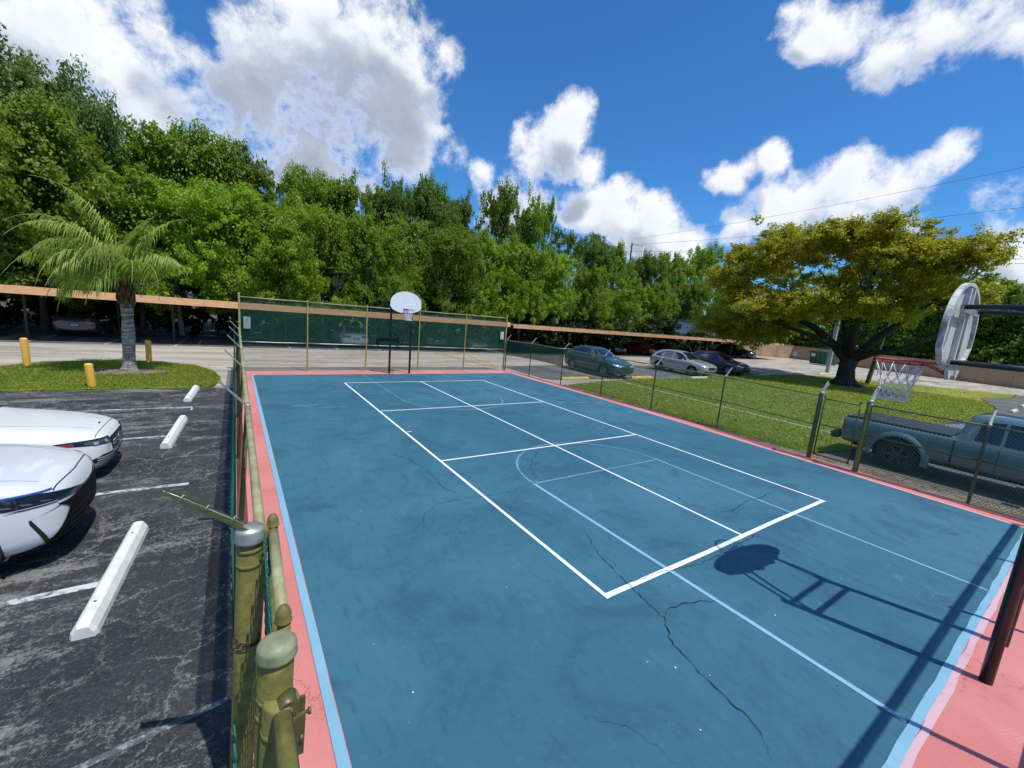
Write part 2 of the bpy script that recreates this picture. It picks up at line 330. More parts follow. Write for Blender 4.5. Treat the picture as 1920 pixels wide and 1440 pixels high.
def b_road(g, b, vec):
    st = g.vmath('MULTIPLY', vec, (.22, 1.5, 1))
    wear = g.noise(st, .8, 8, .65, .6); mid = g.noise(vec, 1.6, 8, .7); fine = g.noise(vec, 26, 5, .8)
    base = g.mix(g.mapr(wear, .36, .64), (.270, .240, .198), (.440, .390, .325))
    base = g.mix(g.math('MULTIPLY', g.mapr(mid, .52, .76), .5), base, (.14, .13, .12))
    base = g.mix(g.math('MULTIPLY', g.mapr(fine, .5, .8), .35), base, (.50, .45, .38))
    wv = g.vmath('ADD', vec, g.vmath('SCALE', g.noise(vec, 2.2, 5, .6, color=True), scale=.8))
    cm = g.math('MULTIPLY', g.mapr(voro(g, wv, .8), .02, .0), g.mapr(g.noise(vec, .35, 3, .5), .45, .6))
    base = g.mix(g.math('MULTIPLY', cm, .6), base, (.07, .065, .06))
    g.link(base, b.inputs['Base Color']); b.inputs['Roughness'].default_value = .85; b.inputs['Specular IOR Level'].default_value = .25
    bumpn(g, b, fine, .4, .006)
def b_darkroad(g, b, vec):
    st = g.vmath('MULTIPLY', vec, (1.2, .4, 1))
    wear = g.noise(st, .8, 8, .7, .6); fine = g.noise(vec, 26, 5, .8)
    base = g.mix(g.mapr(wear, .36, .64), (.060, .060, .062), (.135, .130, .124))
    base = g.mix(g.math('MULTIPLY', g.mapr(fine, .5, .8), .4), base, (.22, .21, .20))
    g.link(base, b.inputs['Base Color']); b.inputs['Roughness'].default_value = .85
    bumpn(g, b, fine, .4, .006)
def b_lawn(g, b, vec):
    big = g.noise(vec, .22, 5, .65, .4); mid = g.noise(vec, 1.7, 8, .72, .5); fine = g.noise(vec, 30, 5, .8)
    base = g.mix(g.mapr(big, .36, .62), (.145, .200, .016), (.250, .275, .045))
    base = g.mix(g.math('MULTIPLY', g.mapr(mid, .5, .72), .6), base, (.31, .27, .09))
    base = g.mix(g.math('MULTIPLY', g.mapr(mid, .5, .28), .6), base, (.095, .150, .012))
    base = g.mix(g.math('MULTIPLY', g.mapr(fine, .5, .8), .5), base, (.33, .34, .08))
    base = g.mix(g.math('MULTIPLY', g.mapr(fine, .46, .25), .6), base, (.05, .08, .01))
    g.link(base, b.inputs['Base Color']); b.inputs['Roughness'].default_value = .9; b.inputs['Specular IOR Level'].default_value = .15
    bumpn(g, b, g.math('ADD', fine, g.math('MULTIPLY', mid, 1.5)), .9, .03)
def b_dirt(g, b, vec):
    mid = g.noise(vec, 1.7, 8, .72, .5); fine = g.noise(vec, 40, 5, .8)
    base = g.mix(g.mapr(mid, .36, .64), (.10, .075, .05), (.24, .20, .15))
    base = g.mix(g.math('MULTIPLY', g.mapr(fine, .5, .8), .5), base, (.30, .26, .2))
    base = g.mix(g.math('MULTIPLY', g.mapr(g.noise(vec, 14, 4, .7), .55, .62), .7), base, (.05, .045, .02))
    g.link(base, b.inputs['Base Color']); b.inputs['Roughness'].default_value = .95
    bumpn(g, b, fine, .8, .02)
def b_forest_floor(g, b, vec):
    mid = g.noise(vec, .7, 8, .72, .5); fine = g.noise(vec, 9, 5, .8)
    base = g.mix(g.mapr(mid, .36, .64), (.035, .04, .015), (.10, .085, .045))
    base = g.mix(g.math('MULTIPLY', g.mapr(fine, .5, .8), .5), base, (.12, .11, .05))
    g.link(base, b.inputs['Base Color']); b.inputs['Roughness'].default_value = .95
    bumpn(g, b, fine, .8, .05)
def b_paint(colA, colB, under, wearlo=.56, wearhi=.66, fs=26, amt=.9):
    def f(g, b, vec):
        n1 = g.noise(vec, fs, 6, .75); n2 = g.noise(vec, 1.3, 5, .6)
        base = g.mix(g.mapr(n2, .3, .7), colA, colB)
        base = g.mix(g.math('MULTIPLY', g.mapr(g.math('ADD', g.math('MULTIPLY', n1, .6), g.math('MULTIPLY', n2, .4)), wearlo, wearhi), amt), base, under)
        g.link(base, b.inputs['Base Color']); b.inputs['Roughness'].default_value = .65
        bumpn(g, b, n1, .2, .004)
    return f

M = {}
M['court'] = mat('court_blue', build=b_court); M['pink'] = mat('court_pink', build=b_pink)
M['asph'] = mat('black_sealed_asphalt', build=b_asphalt_black); M['road'] = mat('pale_road', build=b_road); M['droad'] = mat('dark_road', build=b_darkroad)
M['lawn'] = mat('lawn_ground', build=b_lawn); M['dirt'] = mat('bare_dirt', build=b_dirt); M['floor'] = mat('leafy_ground', build=b_forest_floor)
M['white'] = mat('line_white', build=b_paint((.74, .80, .82), (.66, .74, .78), (.20, .32, .40), .60, .70))
M['ltblue'] = mat('line_pale_blue', build=b_paint((.17, .37, .50), (.22, .42, .55), (.12, .27, .38), .54, .72))
M['ltblue2'] = mat('line_faint_blue', build=b_paint((.12, .27, .36), (.16, .32, .42), (.05, .14, .21), .44, .60))
M['pinkline'] = mat('line_pale_pink', build=b_paint((.62, .40, .44), (.56, .36, .42), (.5, .2, .2), .52, .66))
M['lotline'] = mat('worn_white_lot_line', build=b_paint((.55, .56, .57), (.45, .46, .47), (.06, .062, .07), .46, .56, 18))
M['lotfaint'] = mat('very_worn_lot_line', build=b_paint((.36, .36, .36), (.30, .30, .31), (.05, .052, .056), .38, .50, 14))
M['yline'] = mat('worn_yellow_line', build=b_paint((.50, .30, .055), (.42, .26, .07), (.26, .23, .19), .50, .62, 12))
M['crack'] = mat('crack_dark', (.010, .014, .016), .95)
M['conc'] = mat('painted_concrete', (.66, .66, .64), .75, var=.10, vscale=7, bump=.3, bscale=50)
M['kerb'] = mat('kerb_concrete', (.42, .40, .35), .85, var=.2, vscale=5, bump=.4)
M['olive'] = mat('olive_weathered_paint', (.165, .150, .036), .6, var=.42, vscale=14, bump=.25, bscale=60)
M['olive_dk'] = mat('olive_dark_paint', (.075, .085, .028), .45, var=.3, vscale=12)
M['olive_pale'] = mat('olive_rail_bleached', (.30, .29, .15), .5, var=.35, vscale=7, bump=.15)
M['olive_yel'] = mat('olive_yellow_paint', (.30, .25, .065), .45, var=.25, vscale=6, bump=.1)
M['galv'] = mat('galvanised_steel', (.40, .41, .38), .42, .6, var=.2, vscale=14)
M['wire'] = mat('green_vinyl_wire', (.050, .160, .110), .4, var=.2)
M['teal'] = mat('teal_vinyl_wire', (.018, .150, .125), .42)
M['teal_pale'] = mat('teal_bleached_wire', (.22, .52, .46), .45)
M['black'] = mat('black_paint', (.012, .012, .014), .32)
M['rust'] = mat('rusty_chain', (.05, .02, .012), .7)
def mesh_screen(name, col, transp):
    m = bpy.data.materials.new(name); m.use_nodes = True; g = NG(m.node_tree); m.node_tree.nodes.clear()
    tcn = g.n('ShaderNodeTexCoord')
    d = g.n('ShaderNodeBsdfDiffuse'); d.inputs[0].default_value = (*col, 1)
    tl = g.n('ShaderNodeBsdfTranslucent'); tl.inputs[0].default_value = (*col, 1)
    ad = g.n('ShaderNodeMixShader'); ad.inputs[0].default_value = .35; g.link(d.outputs[0], ad.inputs[1]); g.link(tl.outputs[0], ad.inputs[2])
    tr = g.n('ShaderNodeBsdfTransparent')
    mx = g.n('ShaderNodeMixShader'); nz = g.noise(tcn.outputs['Object'], 1.5, 4, .6)
    g.link(g.mapr(nz, .3, .7, transp-.06, transp+.06, False), mx.inputs[0])
    g.link(ad.outputs[0], mx.inputs[1]); g.link(tr.outputs[0], mx.inputs[2])
    o = g.n('ShaderNodeOutputMaterial'); g.link(mx.outputs[0], o.inputs[0])
    return m
M['screen'] = mesh_screen('green_windscreen_cloth', (.002, .070, .036), .62)
M['screen_dk'] = mesh_screen('green_windscreen_cloth_dense', (.004, .058, .038), .22)

# ------------------------------------------------------------------ ground and paving
def sheet(name, poly, z, m, parent=None, kind=None, sub=0):
    me = bpy.data.meshes.new(name); me.from_pydata([(x, y, z) for x, y in poly], [], [tuple(range(len(poly)))])
    if me.polygons[0].normal.z < 0: me.flip_normals()
    me.materials.append(m); me.update()
    return tag(link_mesh(name, me, parent), kind=kind)
def slab(name, poly, z0, z1, m, parent=None, kind=None):
    a = sum(poly[i][0]*poly[(i+1) % len(poly)][1]-poly[(i+1) % len(poly)][0]*poly[i][1] for i in range(len(poly)))
    if a < 0: poly = poly[::-1]
    return tag(MB().prism(poly, z0, z1).build(name, m, parent), kind=kind)
sheet('ground', [(-600, -400), (900, -400), (900, 1200), (-600, 1200)], -.060, M['floor'], kind='structure')
# pale through road in front of the carports
slab('road', [(-40, 16.6), (-7.5, 16.6), (-6.7, 19.9), (-5.9, 21.15), (-5.1, 21.8), (-4.0, 22.3), (-2.6, 21.9), (-1.25, 20.95), (-.62, 19.5), (-.40, 17.5), (-.58, 16.2), (-.02, 16.05), (-.02, 19.37), (12.75, 19.37), (13.12, 17.5), (13.1, 14.9), (16, 15.4), (18.2, 15.85), (25, 16.15), (32, 16.35), (43.5, 16.3), (46.5, 15.0), (49.8, 11.9), (53, 9.2), (57.0, 5.0), (61, 0), (63, -12), (74, -12), (77, 10), (84, 30), (84, 37), (60, 35.2), (-40, 35.2)], -.10, -.030, M['road'], kind='structure')
# darker bay strip under the carports
sheet('parking_bays', [(-40, 28.2), (18.5, 28.2), (30, 28.0), (60, 28.2), (66, 28.6), (66, 34.6), (-40, 34.6)], -.024, M['droad'], kind='structure')
sheet('parking_bays', [(13.4, 16.6), (13.9, 16.3), (18.3, 16.15), (25, 16.4), (36.5, 16.6), (36.3, 21.6), (20, 22.0), (13.5, 21.0)], -.026, M['droad'], kind='structure')
# black parking lot on the left
slab('parking_lot', [(-40, -14), (-.02, -14), (-.02, 16.03), (-2, 16.12), (-5.2, 16.12), (-40, 16.3)], -.12, -.020, M['asph'], kind='structure')
# grass island with the palm
isl = [(-40, 16.2), (-5.2, 16.16), (-3.6, 16.16), (-1.9, 16.15), (-.75, 16.24), (-.44, 17.1), (-.43, 17.9), (-.70, 19.45), (-1.35, 20.85), (-2.65, 21.78), (-3.9, 22.2), (-5.1, 21.7), (-5.95, 21.05), (-6.8, 19.8), (-7.6, 16.9)]
isl = [p for p in isl if p[0] > -39]; isl = [(-7.55, 16.3)]+isl
slab('lawn_island', isl, -.11, .012, M['lawn'], kind='structure')
rc = random.Random(3)
sheet('bare_soil', [(-3.1+1.15*math.cos(a)*(1+.25*rc.random()), 19.2+.62*math.sin(a)*(1+.3*rc.random())) for a in [2*PI*k/22 for k in range(22)]], .016, M['dirt'], kind='structure')
sheet('bare_soil', [(-.75, 16.3), (-.46, 17.1), (-.45, 17.9), (-.66, 19.0), (-.95, 18.6), (-.8, 17.4), (-1.15, 16.5)], .0105, M['dirt'], kind='structure')
# lawn on the right
lawn_poly = [(13.05, 4.75), (13.2, 7.0), (13.25, 10), (13.28, 13), (13.3, 14.7), (14.6, 15.0), (16.3, 15.4), (18.2, 15.75), (25, 16.05), (32, 16.2), (43.4, 16.15), (46.2, 14.9), (49.6, 11.7), (52.8, 9.0), (56.8, 4.9), (51.5, 4.6), (46.1, 5.6), (40, 4.2), (34.9, 3.5), (26, 3.6), (19, 3.8), (15, 4.1)]
slab('lawn', lawn_poly, -.11, -.004, M['lawn'], kind='structure')
slab('bare_soil', [(12.6, -.75), (13.35, -.75), (13.5, 4.0), (13.4, 7), (13.55, 10), (13.6, 13), (13.4, 14.9), (13.05, 14.9), (13.0, 10), (12.8, 4.2)], -.09, -.006+.0035, M['dirt'], kind='structure')
slab('parking_lot', [(13.3, -14), (62, -14), (60.5, 0), (56.8, 4.8), (51.5, 4.5), (46.1, 5.5), (40, 4.1), (34.9, 3.4), (26, 3.5), (19, 3.7), (15, 4.0), (13.45, 4.4)], -.12, -.022, M['droad'], kind='structure')
# narrow concrete edging strip crossing the lawn
st = [(17.75, 15.7), (17.6, 14), (17.5, 12), (17.35, 9.5), (17.25, 7), (17.2, 5), (17.15, 3.9)]
slab('path', [(x-.07, y) for x, y in st]+[(x+.07, y) for x, y in st[::-1]], -.05, .010, M['kerb'], kind='structure')
# ------------------------------------------------------------------ the court
court = bpy.data.objects.new('court', None); C.objects.link(court); tag(court, kind='structure')
pink_out = [(-.02, -1.0), (12.62, -1.0), (12.68, .5), (12.85, 4.2), (13.08, 9.7), (13.06, 14.5), (13.06, 17.4), (12.82, 19.36), (-.02, 19.36)]
slab('border_slab', pink_out, -.10, .0, M['pink'], court)
def wavy(a, b, n, amp, seed):
    r_ = random.Random(seed); out = []
    for i in range(n+1):
        t = i/n; x = a[0]+(b[0]-a[0])*t; y = a[1]+(b[1]-a[1])*t
        o_ = amp*(r_.random()-.5) if 0 < i < n else 0
        dx, dy = b[0]-a[0], b[1]-a[1]; L_ = math.hypot(dx, dy); out.append((x-dy/L_*o_, y+dx/L_*o_))
    return out
rin = [(12.10, .45), (12.25, 3.5), (12.48, 8.0), (12.53, 12.6), (12.38, 16.6), (12.36, 18.36)]
blue = wavy((.60, .45), (12.10, .45), 46, .015, 1)+rin[1:]+[(.60, 18.36)]+[(.60, 9)]
sheet('court_surface', blue, .004, M['court'], court)
def strip(name, pts, wd, m, z=.008, parent=court, jit=0, seed=0):
    r_ = random.Random(seed); P = [Vector((x, y, 0)) for x, y in pts]; vs = []; n = len(P)
    for i, p in enumerate(P):
        t = (P[min(i+1, n-1)]-P[max(i-1, 0)]).normalized(); s_ = Vector((-t.y, t.x, 0))
        w_ = wd/2*(1+jit*(r_.random()-.5)); vs.append((p.x+s_.x*w_, p.y+s_.y*w_, z)); w_ = wd/2*(1+jit*(r_.random()-.5)); vs.append((p.x-s_.x*w_, p.y-s_.y*w_, z))
    fs = [(2*i, 2*i+1, 2*i+3, 2*i+2) for i in range(n-1)]
    return MB().add(vs, fs).build(name, m, parent)
def ln(a, b, wd, m, z, k=12, jit=.12, seed=0, name='painted_line'):
    return strip(name, [(a[0]+(b[0]-a[0])*i/k, a[1]+(b[1]-a[1])*i/k) for i in range(k+1)], wd, m, z, jit=jit, seed=seed)
# edge lines round the blue (the near one is thick and uneven)
ln((.555, -.2), (.555, 18.36), .075, M['ltblue'], .0095, 40, .2, 3)
strip('painted_line', wavy((.55, .42), (12.1, .44), 40, .015, 5), .070, M['ltblue'], .0095, jit=.15, seed=9)
strip('painted_line', wavy((.6, .355), (12.1, .375), 40, .016, 6), .06, M['pinkline'], .0075, jit=.5, seed=10)
strip('painted_line', [(x+.035, y) for x, y in rin], .07, M['pinkline'], .0095, jit=.2)
ln((.55, 18.40), (12.37, 18.40), .07, M['pinkline'], .0095, 20, .2, 4)
XL, XR, XC = 3.4835, 9.5795, 6.5315; Y0, Y1, Y2, Y3 = 2.8065, 7.4275, 11.7652, 16.3412; LW = .055
ln((XL, Y0-.04), (XL, Y3+.025), LW, M['white'], .0105, 30, .10, 11); ln((XR, Y0-.04), (XR, Y3+.025), LW, M['white'], .0105, 30, .10, 12)
ln((XC, Y0), (XC, Y3), LW*.9, M['white'], .0105, 30, .10, 13)
strip('painted_line', [(XL, Y0), (5.5, Y0-.01), (7.6, Y0+.012), (XR, Y0)], .072, M['white'], .0130, jit=.15)
for yy in (Y1, Y2): ln((XL, yy), (XR, yy), LW, M['white'], .0130, 16, .12, int(yy))
ln((XL, Y3), (XR, Y3), LW, M['white'], .0130, 16, .12, 22)
ln((XL, 9.57), (XL+.16, 9.57), .04, M['white'], .0130, 2)
A_, B_, FT = 4.626, 8.292, 5.745; cx = (A_+B_)/2; R_ = (B_-A_)/2
ln((A_, .47), (A_, FT), .06, M['ltblue'], .0085, 16, .2, 31); ln((B_, .47), (B_, FT), .045, M['ltblue'], .0085, 16, .2, 32)
ln((A_, FT), (B_, FT), .045, M['ltblue2'], .0085, 10, .2, 33)
strip('painted_line', [(cx+R_*math.cos(a), FT+R_*math.sin(a)) for a in [PI*k/30 for k in range(31)]], .05, M['ltblue2'], .0092, jit=.2)
ln((A_, 18.3), (A_, 13.15), .04, M['ltblue2'], .0085, 16, .2, 34); ln((B_, 18.3), (B_, 13.15), .04, M['ltblue2'], .0085, 16, .2, 35)
ln((A_, 13.15), (B_, 13.15), .035, M['ltblue2'], .0085, 10, .2, 36)
strip('painted_line', [(cx+R_*math.cos(a), 13.15-R_*math.sin(a)) for a in [PI*k/30 for k in range(31)]], .05, M['ltblue2'], .0092, jit=.2)
def crack(pts, w0=.014, seed=0):
    r_ = random.Random(seed); out = []
    for (x0, y0), (x1, y1) in zip(pts[:-1], pts[1:]):
        L_ = math.hypot(x1-x0, y1-y0); n = max(2, int(L_/.05))
        for i in range(n):
            t = i/n; out.append((x0+(x1-x0)*t+(r_.random()-.5)*.035, y0+(y1-y0)*t+(r_.random()-.5)*.035))
    out.append(pts[-1])
    vs = []; n = len(out)
    for i, (x, y) in enumerate(out):
        a = out[min(i+1, n-1)]; b_ = out[max(i-1, 0)]; dx, dy = a[0]-b_[0], a[1]-b_[1]; L_ = math.hypot(dx, dy) or 1
        w_ = w0*.72*(.25+.75*r_.random())*(1 if 3 < i < n-4 else .3)
        vs += [(x-dy/L_*w_/2, y+dx/L_*w_/2, .0150), (x+dy/L_*w_/2, y-dx/L_*w_/2, .0150)]
    MB().add(vs, [(2*i, 2*i+1, 2*i+3, 2*i+2) for i in range(n-1)]).build('crack', M['crack'], court)
crack([(4.31, 4.06), (4.05, 3.5), (3.92, 3.01), (3.85, 2.6), (3.79, 2.25), (3.6, 2.05), (3.53, 1.91), (3.46, 1.48), (3.42, 1.12), (3.24, .9)], .017, 1)
crack([(3.79, 2.25), (3.95, 2.33), (4.34, 2.26), (4.72, 2.09)], .018, 2)
crack([(4.66, 5.8), (4.3, 5.7), (3.93, 5.6), (3.22, 5.67), (2.66, 5.7), (2.3, 5.4), (2.19, 5.1)], .012, 3)
crack([(3.22, 5.67), (2.99, 6.23), (3.01, 6.47), (3.06, 7.14), (2.9, 7.8), (2.68, 8.25)], .012, 4)
crack([(4.66, 5.8), (4.86, 5.99), (5.1, 6.5), (5.46, 6.88), (5.9, 7.25), (6.35, 7.42)], .012, 5)
crack([(6.92, 4.73), (6.8, 4.2), (6.75, 3.91), (6.93, 3.46)], .014, 6)
crack([(6.93, 3.46), (7.3, 3.38), (7.99, 3.49), (8.4, 3.44), (9.1, 3.5)], .018, 7)
crack([(3.79, 2.85), (4.5, 2.8), (5.11, 2.67), (5.95, 2.69), (6.72, 2.73), (6.84, 2.5)], .014, 8)
crack([(6.84, 2.59), (6.85, 2.0), (6.83, 1.49), (6.82, 1.1), (6.8, .83)], .008, 9)
crack([(2.2, 1.9), (2.5, 1.6), (2.6, 1.2)], .006, 10)
# small paint chips and bits of leaf litter on the court
mbc = MB(); r_ = random.Random(5)
for k in range(60):
    x, y, s_ = r_.uniform(.8, 12), r_.uniform(.7, 18), r_.uniform(.003, .009); a0 = r_.random()*6
    mbc.add([(x+s_*(1+.5*r_.random())*math.cos(a0+2*PI*i/5), y+s_*(1+.5*r_.random())*math.sin(a0+2*PI*i/5), .0165+.003*(i % 2)) for i in range(5)], [(0, 1, 2, 3, 4)], 0 if r_.random() < .7 else 1)
tag(mbc.build('debris', [M['white'], M['crack']]), 'scattered pale paint chips and leaf bits lying on the blue court', 'debris', kind='stuff')
# white scuffs right of the far half
for (x, y, l, wd) in [(10.3, 11.5, .5, .03), (11.0, 11.3, .7, .035), (11.9, 11.1, .45, .04), (12.0, 9.6, .5, .03), (1.7, 12.9, .7, .03), (2.35, 12.5, .8, .02)]:
    strip('scuff', wavy((x-l/2, y), (x+l/2, y+.08), 7, .06, int(x*10)), wd, M['ltblue'], .0085, jit=1.2, seed=int(y*10))

# ------------------------------------------------------------------ parking lot lines, stops, bollards
def lotline(pts, wd, m, z=-.0155, name='painted_line'):
    o = strip(name, pts, wd, m, z, parent=None, jit=.15); return tag(o, kind='structure')
for (a, b, m) in [((-6.5, 5.42), (-1.15, 5.46), 'lotline'), ((-6.5, 8.10), (-.65, 7.98), 'lotline'), ((-6.5, 10.86), (-1.2, 10.84), 'lotline'), ((-6.5, 13.62), (-.95, 13.45), 'lotline'), ((-1.05, 3.22), (-.1, 3.36), 'lotfaint')]:
    lotline([(a[0]+(b[0]-a[0])*i/20, a[1]+(b[1]-a[1])*i/20) for i in range(21)], .10 if m == 'lotline' else .055, M[m])
lotline([(-.95, 13.38), (-.95, 13.1)], .04, M['lotline'])
def stop_mesh(L_, wd=.17, h=.125, m=None, seed=0):
    r_ = random.Random(seed); mb = MB(); n = 10; vs = []; fs = []
    prof = [(-wd/2, 0), (-wd/2*.92, h*.42), (-wd/2*.50, h*.93), (-wd/2*.3, h), (wd/2*.3, h), (wd/2*.50, h*.93), (wd/2*.92, h*.42), (wd/2, 0)]
    ys = [-L_/2, -L_/2+.04]+[-L_/2+.04+(L_-.08)*k/n for k in range(1, n)]+[L_/2-.04, L_/2]
    for i, y in enumerate(ys):
        e = .80 if i in (0, len(ys)-1) else 1
        for x, z in prof: vs.append((x*e+(r_.random()-.5)*.003, y, z*(e if z else 1)+(r_.random()-.5)*.003))
    k = len(prof)
    for i in range(len(ys)-1):
        for j in range(k-1): fs.append((i*k+j, (i+1)*k+j, (i+1)*k+j+1, i*k+j+1))
    fs += [tuple(range(k)), tuple(reversed(range((len(ys)-1)*k, len(ys)*k)))]
    mb.add(vs, fs)
    for y in (-L_*.33, L_*.33): mb.lathe([(0, h+.004), (.011, h+.004), (.012, h-.02)], 8, 1, T(0, y, 0))
    return mb.mesh('wheel_stop', [m or M['conc'], M['crack']])
G_ST = 'concrete wheel stops along the fence side of the left lot'
for (x, y, a, l, lab) in [(-1.10, 5.60, .05, 2.0, 'long white concrete wheel stop nearest the gate, in front of the silver-white crossover'), (-1.09, 11.05, .05, 2.15, 'white concrete wheel stop ahead of the white sedan, with a chipped edge'), (-1.06, 15.05, .05, 1.85, 'short-looking white wheel stop beside the grass island, farthest of the left lot')]:
    tag(link_mesh('wheel_stop', stop_mesh(l, .19, .13, seed=int(y)), loc=(x, y, -.019), rot=(0, 0, -a)), lab, 'wheel stop', G_ST)
M['ystop'] = mat('worn_yellow_stop', (.52, .36, .10), .8, var=.3, vscale=3, bump=.3)
M['wstop'] = mat('grey_white_stop', (.52, .47, .36), .8, var=.3, vscale=3, bump=.3)
sm_y = stop_mesh(1.95, .24, .13, M['ystop'], 9); sm_w = stop_mesh(1.9, .22, .13, M['wstop'], 10)
for (x, y, me, lab) in [(15.3, 16.35, sm_y, 'worn yellow wheel stop beside the tall fence corner, left of the green car'), (20.7, 16.25, sm_y, 'yellow wheel stop between the green car and the silver car'), (26.0, 15.75, sm_w, 'pale wheel stop touching the lawn under the silver car nose'),
                       (36.6, 16.45, sm_w, 'buff wheel stop on the lawn edge just right of the navy car'), (43.2, 16.5, sm_w, 'buff wheel stop in the empty bays, midway to the dumpster'), (48.0, 16.3, sm_w, 'buff wheel stop in the empty bays left of the big tree trunk'),
                       (38.5, 3.2, sm_w, 'white wheel stop in the side lot nearer the parked pickup'), (43.9, 3.3, sm_w, 'white wheel stop in the side lot farther from the parked pickup'), (60.2, 11.2, sm_w, 'buff wheel stop at the foot of the tan wall')]:
    tag(link_mesh('wheel_stop', me, loc=(x, y, -.02), rot=(0, 0, PI/2 if x < 60 else .2)), lab, 'wheel stop')
# yellow hatching behind the tall fence corner, bay ticks under the carport
lotline([(12.0, 27.6), (12.3, 25.5), (12.7, 22.5), (12.9, 20.4)], .13, M['yline'], -.0165)
lotline([(12.2, 27.6), (14.2, 26.9), (13.6, 24), (13.2, 21)], .22, M['yline'], -.022)
for k in range(-6, 24):
    x = -2.6+2.72*k
    lotline([(x, 28.0), (x+.1, 30.5), (x+.2, 33.6)], .10, M['lotline'], -.020)
for x in (17.4, 20.2, 24.9, 29.4, 34.2, 39.0, 43.8): lotline([(x, 16.6), (x+.1, 21.2)], .10, M['lotline'], -.021)
lotline([(17.2, 3.4), (17.1, -2)], .10, M['lotline'], -.017)
lotline([(22.2, 3.2), (22.0, -2)], .10, M['lotline'], -.017)
M['yel'] = mat('bollard_yellow', (.70, .40, .05), .5, var=.05, vscale=5, bump=.1)
M['yelconc'] = mat('bollard_cap', (.66, .45, .14), .7, var=.2, vscale=9)
for (x, y, h, tx, ty, lab) in [(-3.45, 16.5, .66, .06, .0, 'yellow bollard at the asphalt edge of the grass island, leaning left'), (-5.84, 20.6, .92, .02, .0, 'yellow bollard farthest left, at the road edge of the island'), (-2.82, 21.55, .86, .0, .0, 'yellow bollard just right of the palm trunk, by the road')]:
    b = thing('bollard', lab, 'bollard', (x, y, 0), 0, 'yellow bollards round the grass island')
    b.rotation_euler = (-ty, -tx, 0)
    MB().lathe([(.095, -.1), (.095, h-.03), (.090, h-.01)], 18).build('pipe', M['yel'], b)
    MB().lathe([(.090, h-.01), (.085, h+.018), (.06, h+.035), (0, h+.042)], 18).build('cap', M['yelconc'], b)

# ------------------------------------------------------------------ chain-link fences
def chain_link(name, W_, H_, m, r=.0022, p=.0355, top_m=None):
    "woven wires: each wire zigzags between two columns; twisted barbs stand above the top"
    nc = int(round(W_/p)); nz = int(H_/p); p_x = W_/nc; p_z = H_/nz
    zz = np.arange(nz+1)*p_z; Vs = []; Qs = []; base = 0
    col = np.arange(nc)
    off = (np.arange(nz+1)[None, :]+col[:, None]) % 2
    X = col[:, None]*p_x+off*p_x; Z = np.repeat(zz[None, :], nc, 0); Y = (np.where(off > 0, 1, -1))*r*.9
    P = np.stack([X, Y, Z], -1)                                   # nc, nz+1, 3
    d = np.diff(P, axis=1); A = P[:, :-1]; B = P[:, 1:]
    dn = d/np.linalg.norm(d, axis=-1, keepdims=True)
    n1 = np.cross(dn, np.array([0, 1., 0])); n1 /= np.linalg.norm(n1, axis=-1, keepdims=True); n2 = np.cross(dn, n1)
    ring = []
    for k in range(3):
        a = 2*PI*k/3; ring.append((n1*math.cos(a)+n2*math.sin(a))*r)
    V = np.stack([A+ring[0], A+ring[1], A+ring[2], B+ring[0], B+ring[1], B+ring[2]], axis=2).reshape(-1, 3)
    n = nc*nz; b = (np.arange(n)*6)[:, None]
    Q = np.concatenate([b+np.array([[0, 1, 4, 3]]), b+np.array([[1, 2, 5, 4]]), b+np.array([[2, 0, 3, 5]])], 0)
    # knuckled ends above the top rail
    ends = P[:, -1]; up_ = ends+np.array([0, 0, .03])+np.array([.008, 0, 0])
    e1 = np.stack([ends+[-r, 0, 0], ends+[r, 0, 0], up_+[r, 0, 0], up_+[-r, 0, 0]], 1).reshape(-1, 3)
    q2 = np.arange(nc*4).reshape(-1, 4)+len(V)
    e2 = np.stack([ends+[0, -r, 0], ends+[0, r, 0], up_+[0, r, 0], up_+[0, -r, 0]], 1).reshape(-1, 3)
    V = np.concatenate([V, e1, e2]); Q = np.concatenate([Q, q2, q2+nc*4])
    return np_mesh(name, V, Q, [m])
_cl = {}
def cl_mesh(W_, H_, m, key, p=.0355, r=.0022):
    k = (round(W_, 2), round(H_, 2), key, p, r)
    if k not in _cl: _cl[k] = chain_link('chain_link_mesh', round(W_, 2), round(H_, 2), m, r, p)
    return _cl[k]
def post_mesh(h, r, m, cap='dome', n=14, bands=()):
    mb = MB(); mb.lathe([(r, -.05), (r, h-.012), (r*.9, h), (0, h+.002)], n, 0)
    for z in bands: mb.lathe([(r, z-.012), (r+.0025, z-.011), (r+.003, z), (r+.0025, z+.011), (r, z+.012)], n, 0)
    return mb.mesh('post', [m])
def cap_mesh(r, m, h=0, flat=False):
    mb = MB(); c = r*1.13
    pr = [(r, h-.035), (c, h-.034), (c+.003, h-.030), (c, h-.026), (c, h-.004)]
    pr += [(c*.93, h+.006), (0, h+.010)] if flat else [(c*.96, h+.006), (c*.84, h+.020), (c*.6, h+.032), (c*.3, h+.039), (0, h+.041)]
    mb.lathe(pr, 18, 0); return mb.mesh('cap', [m])
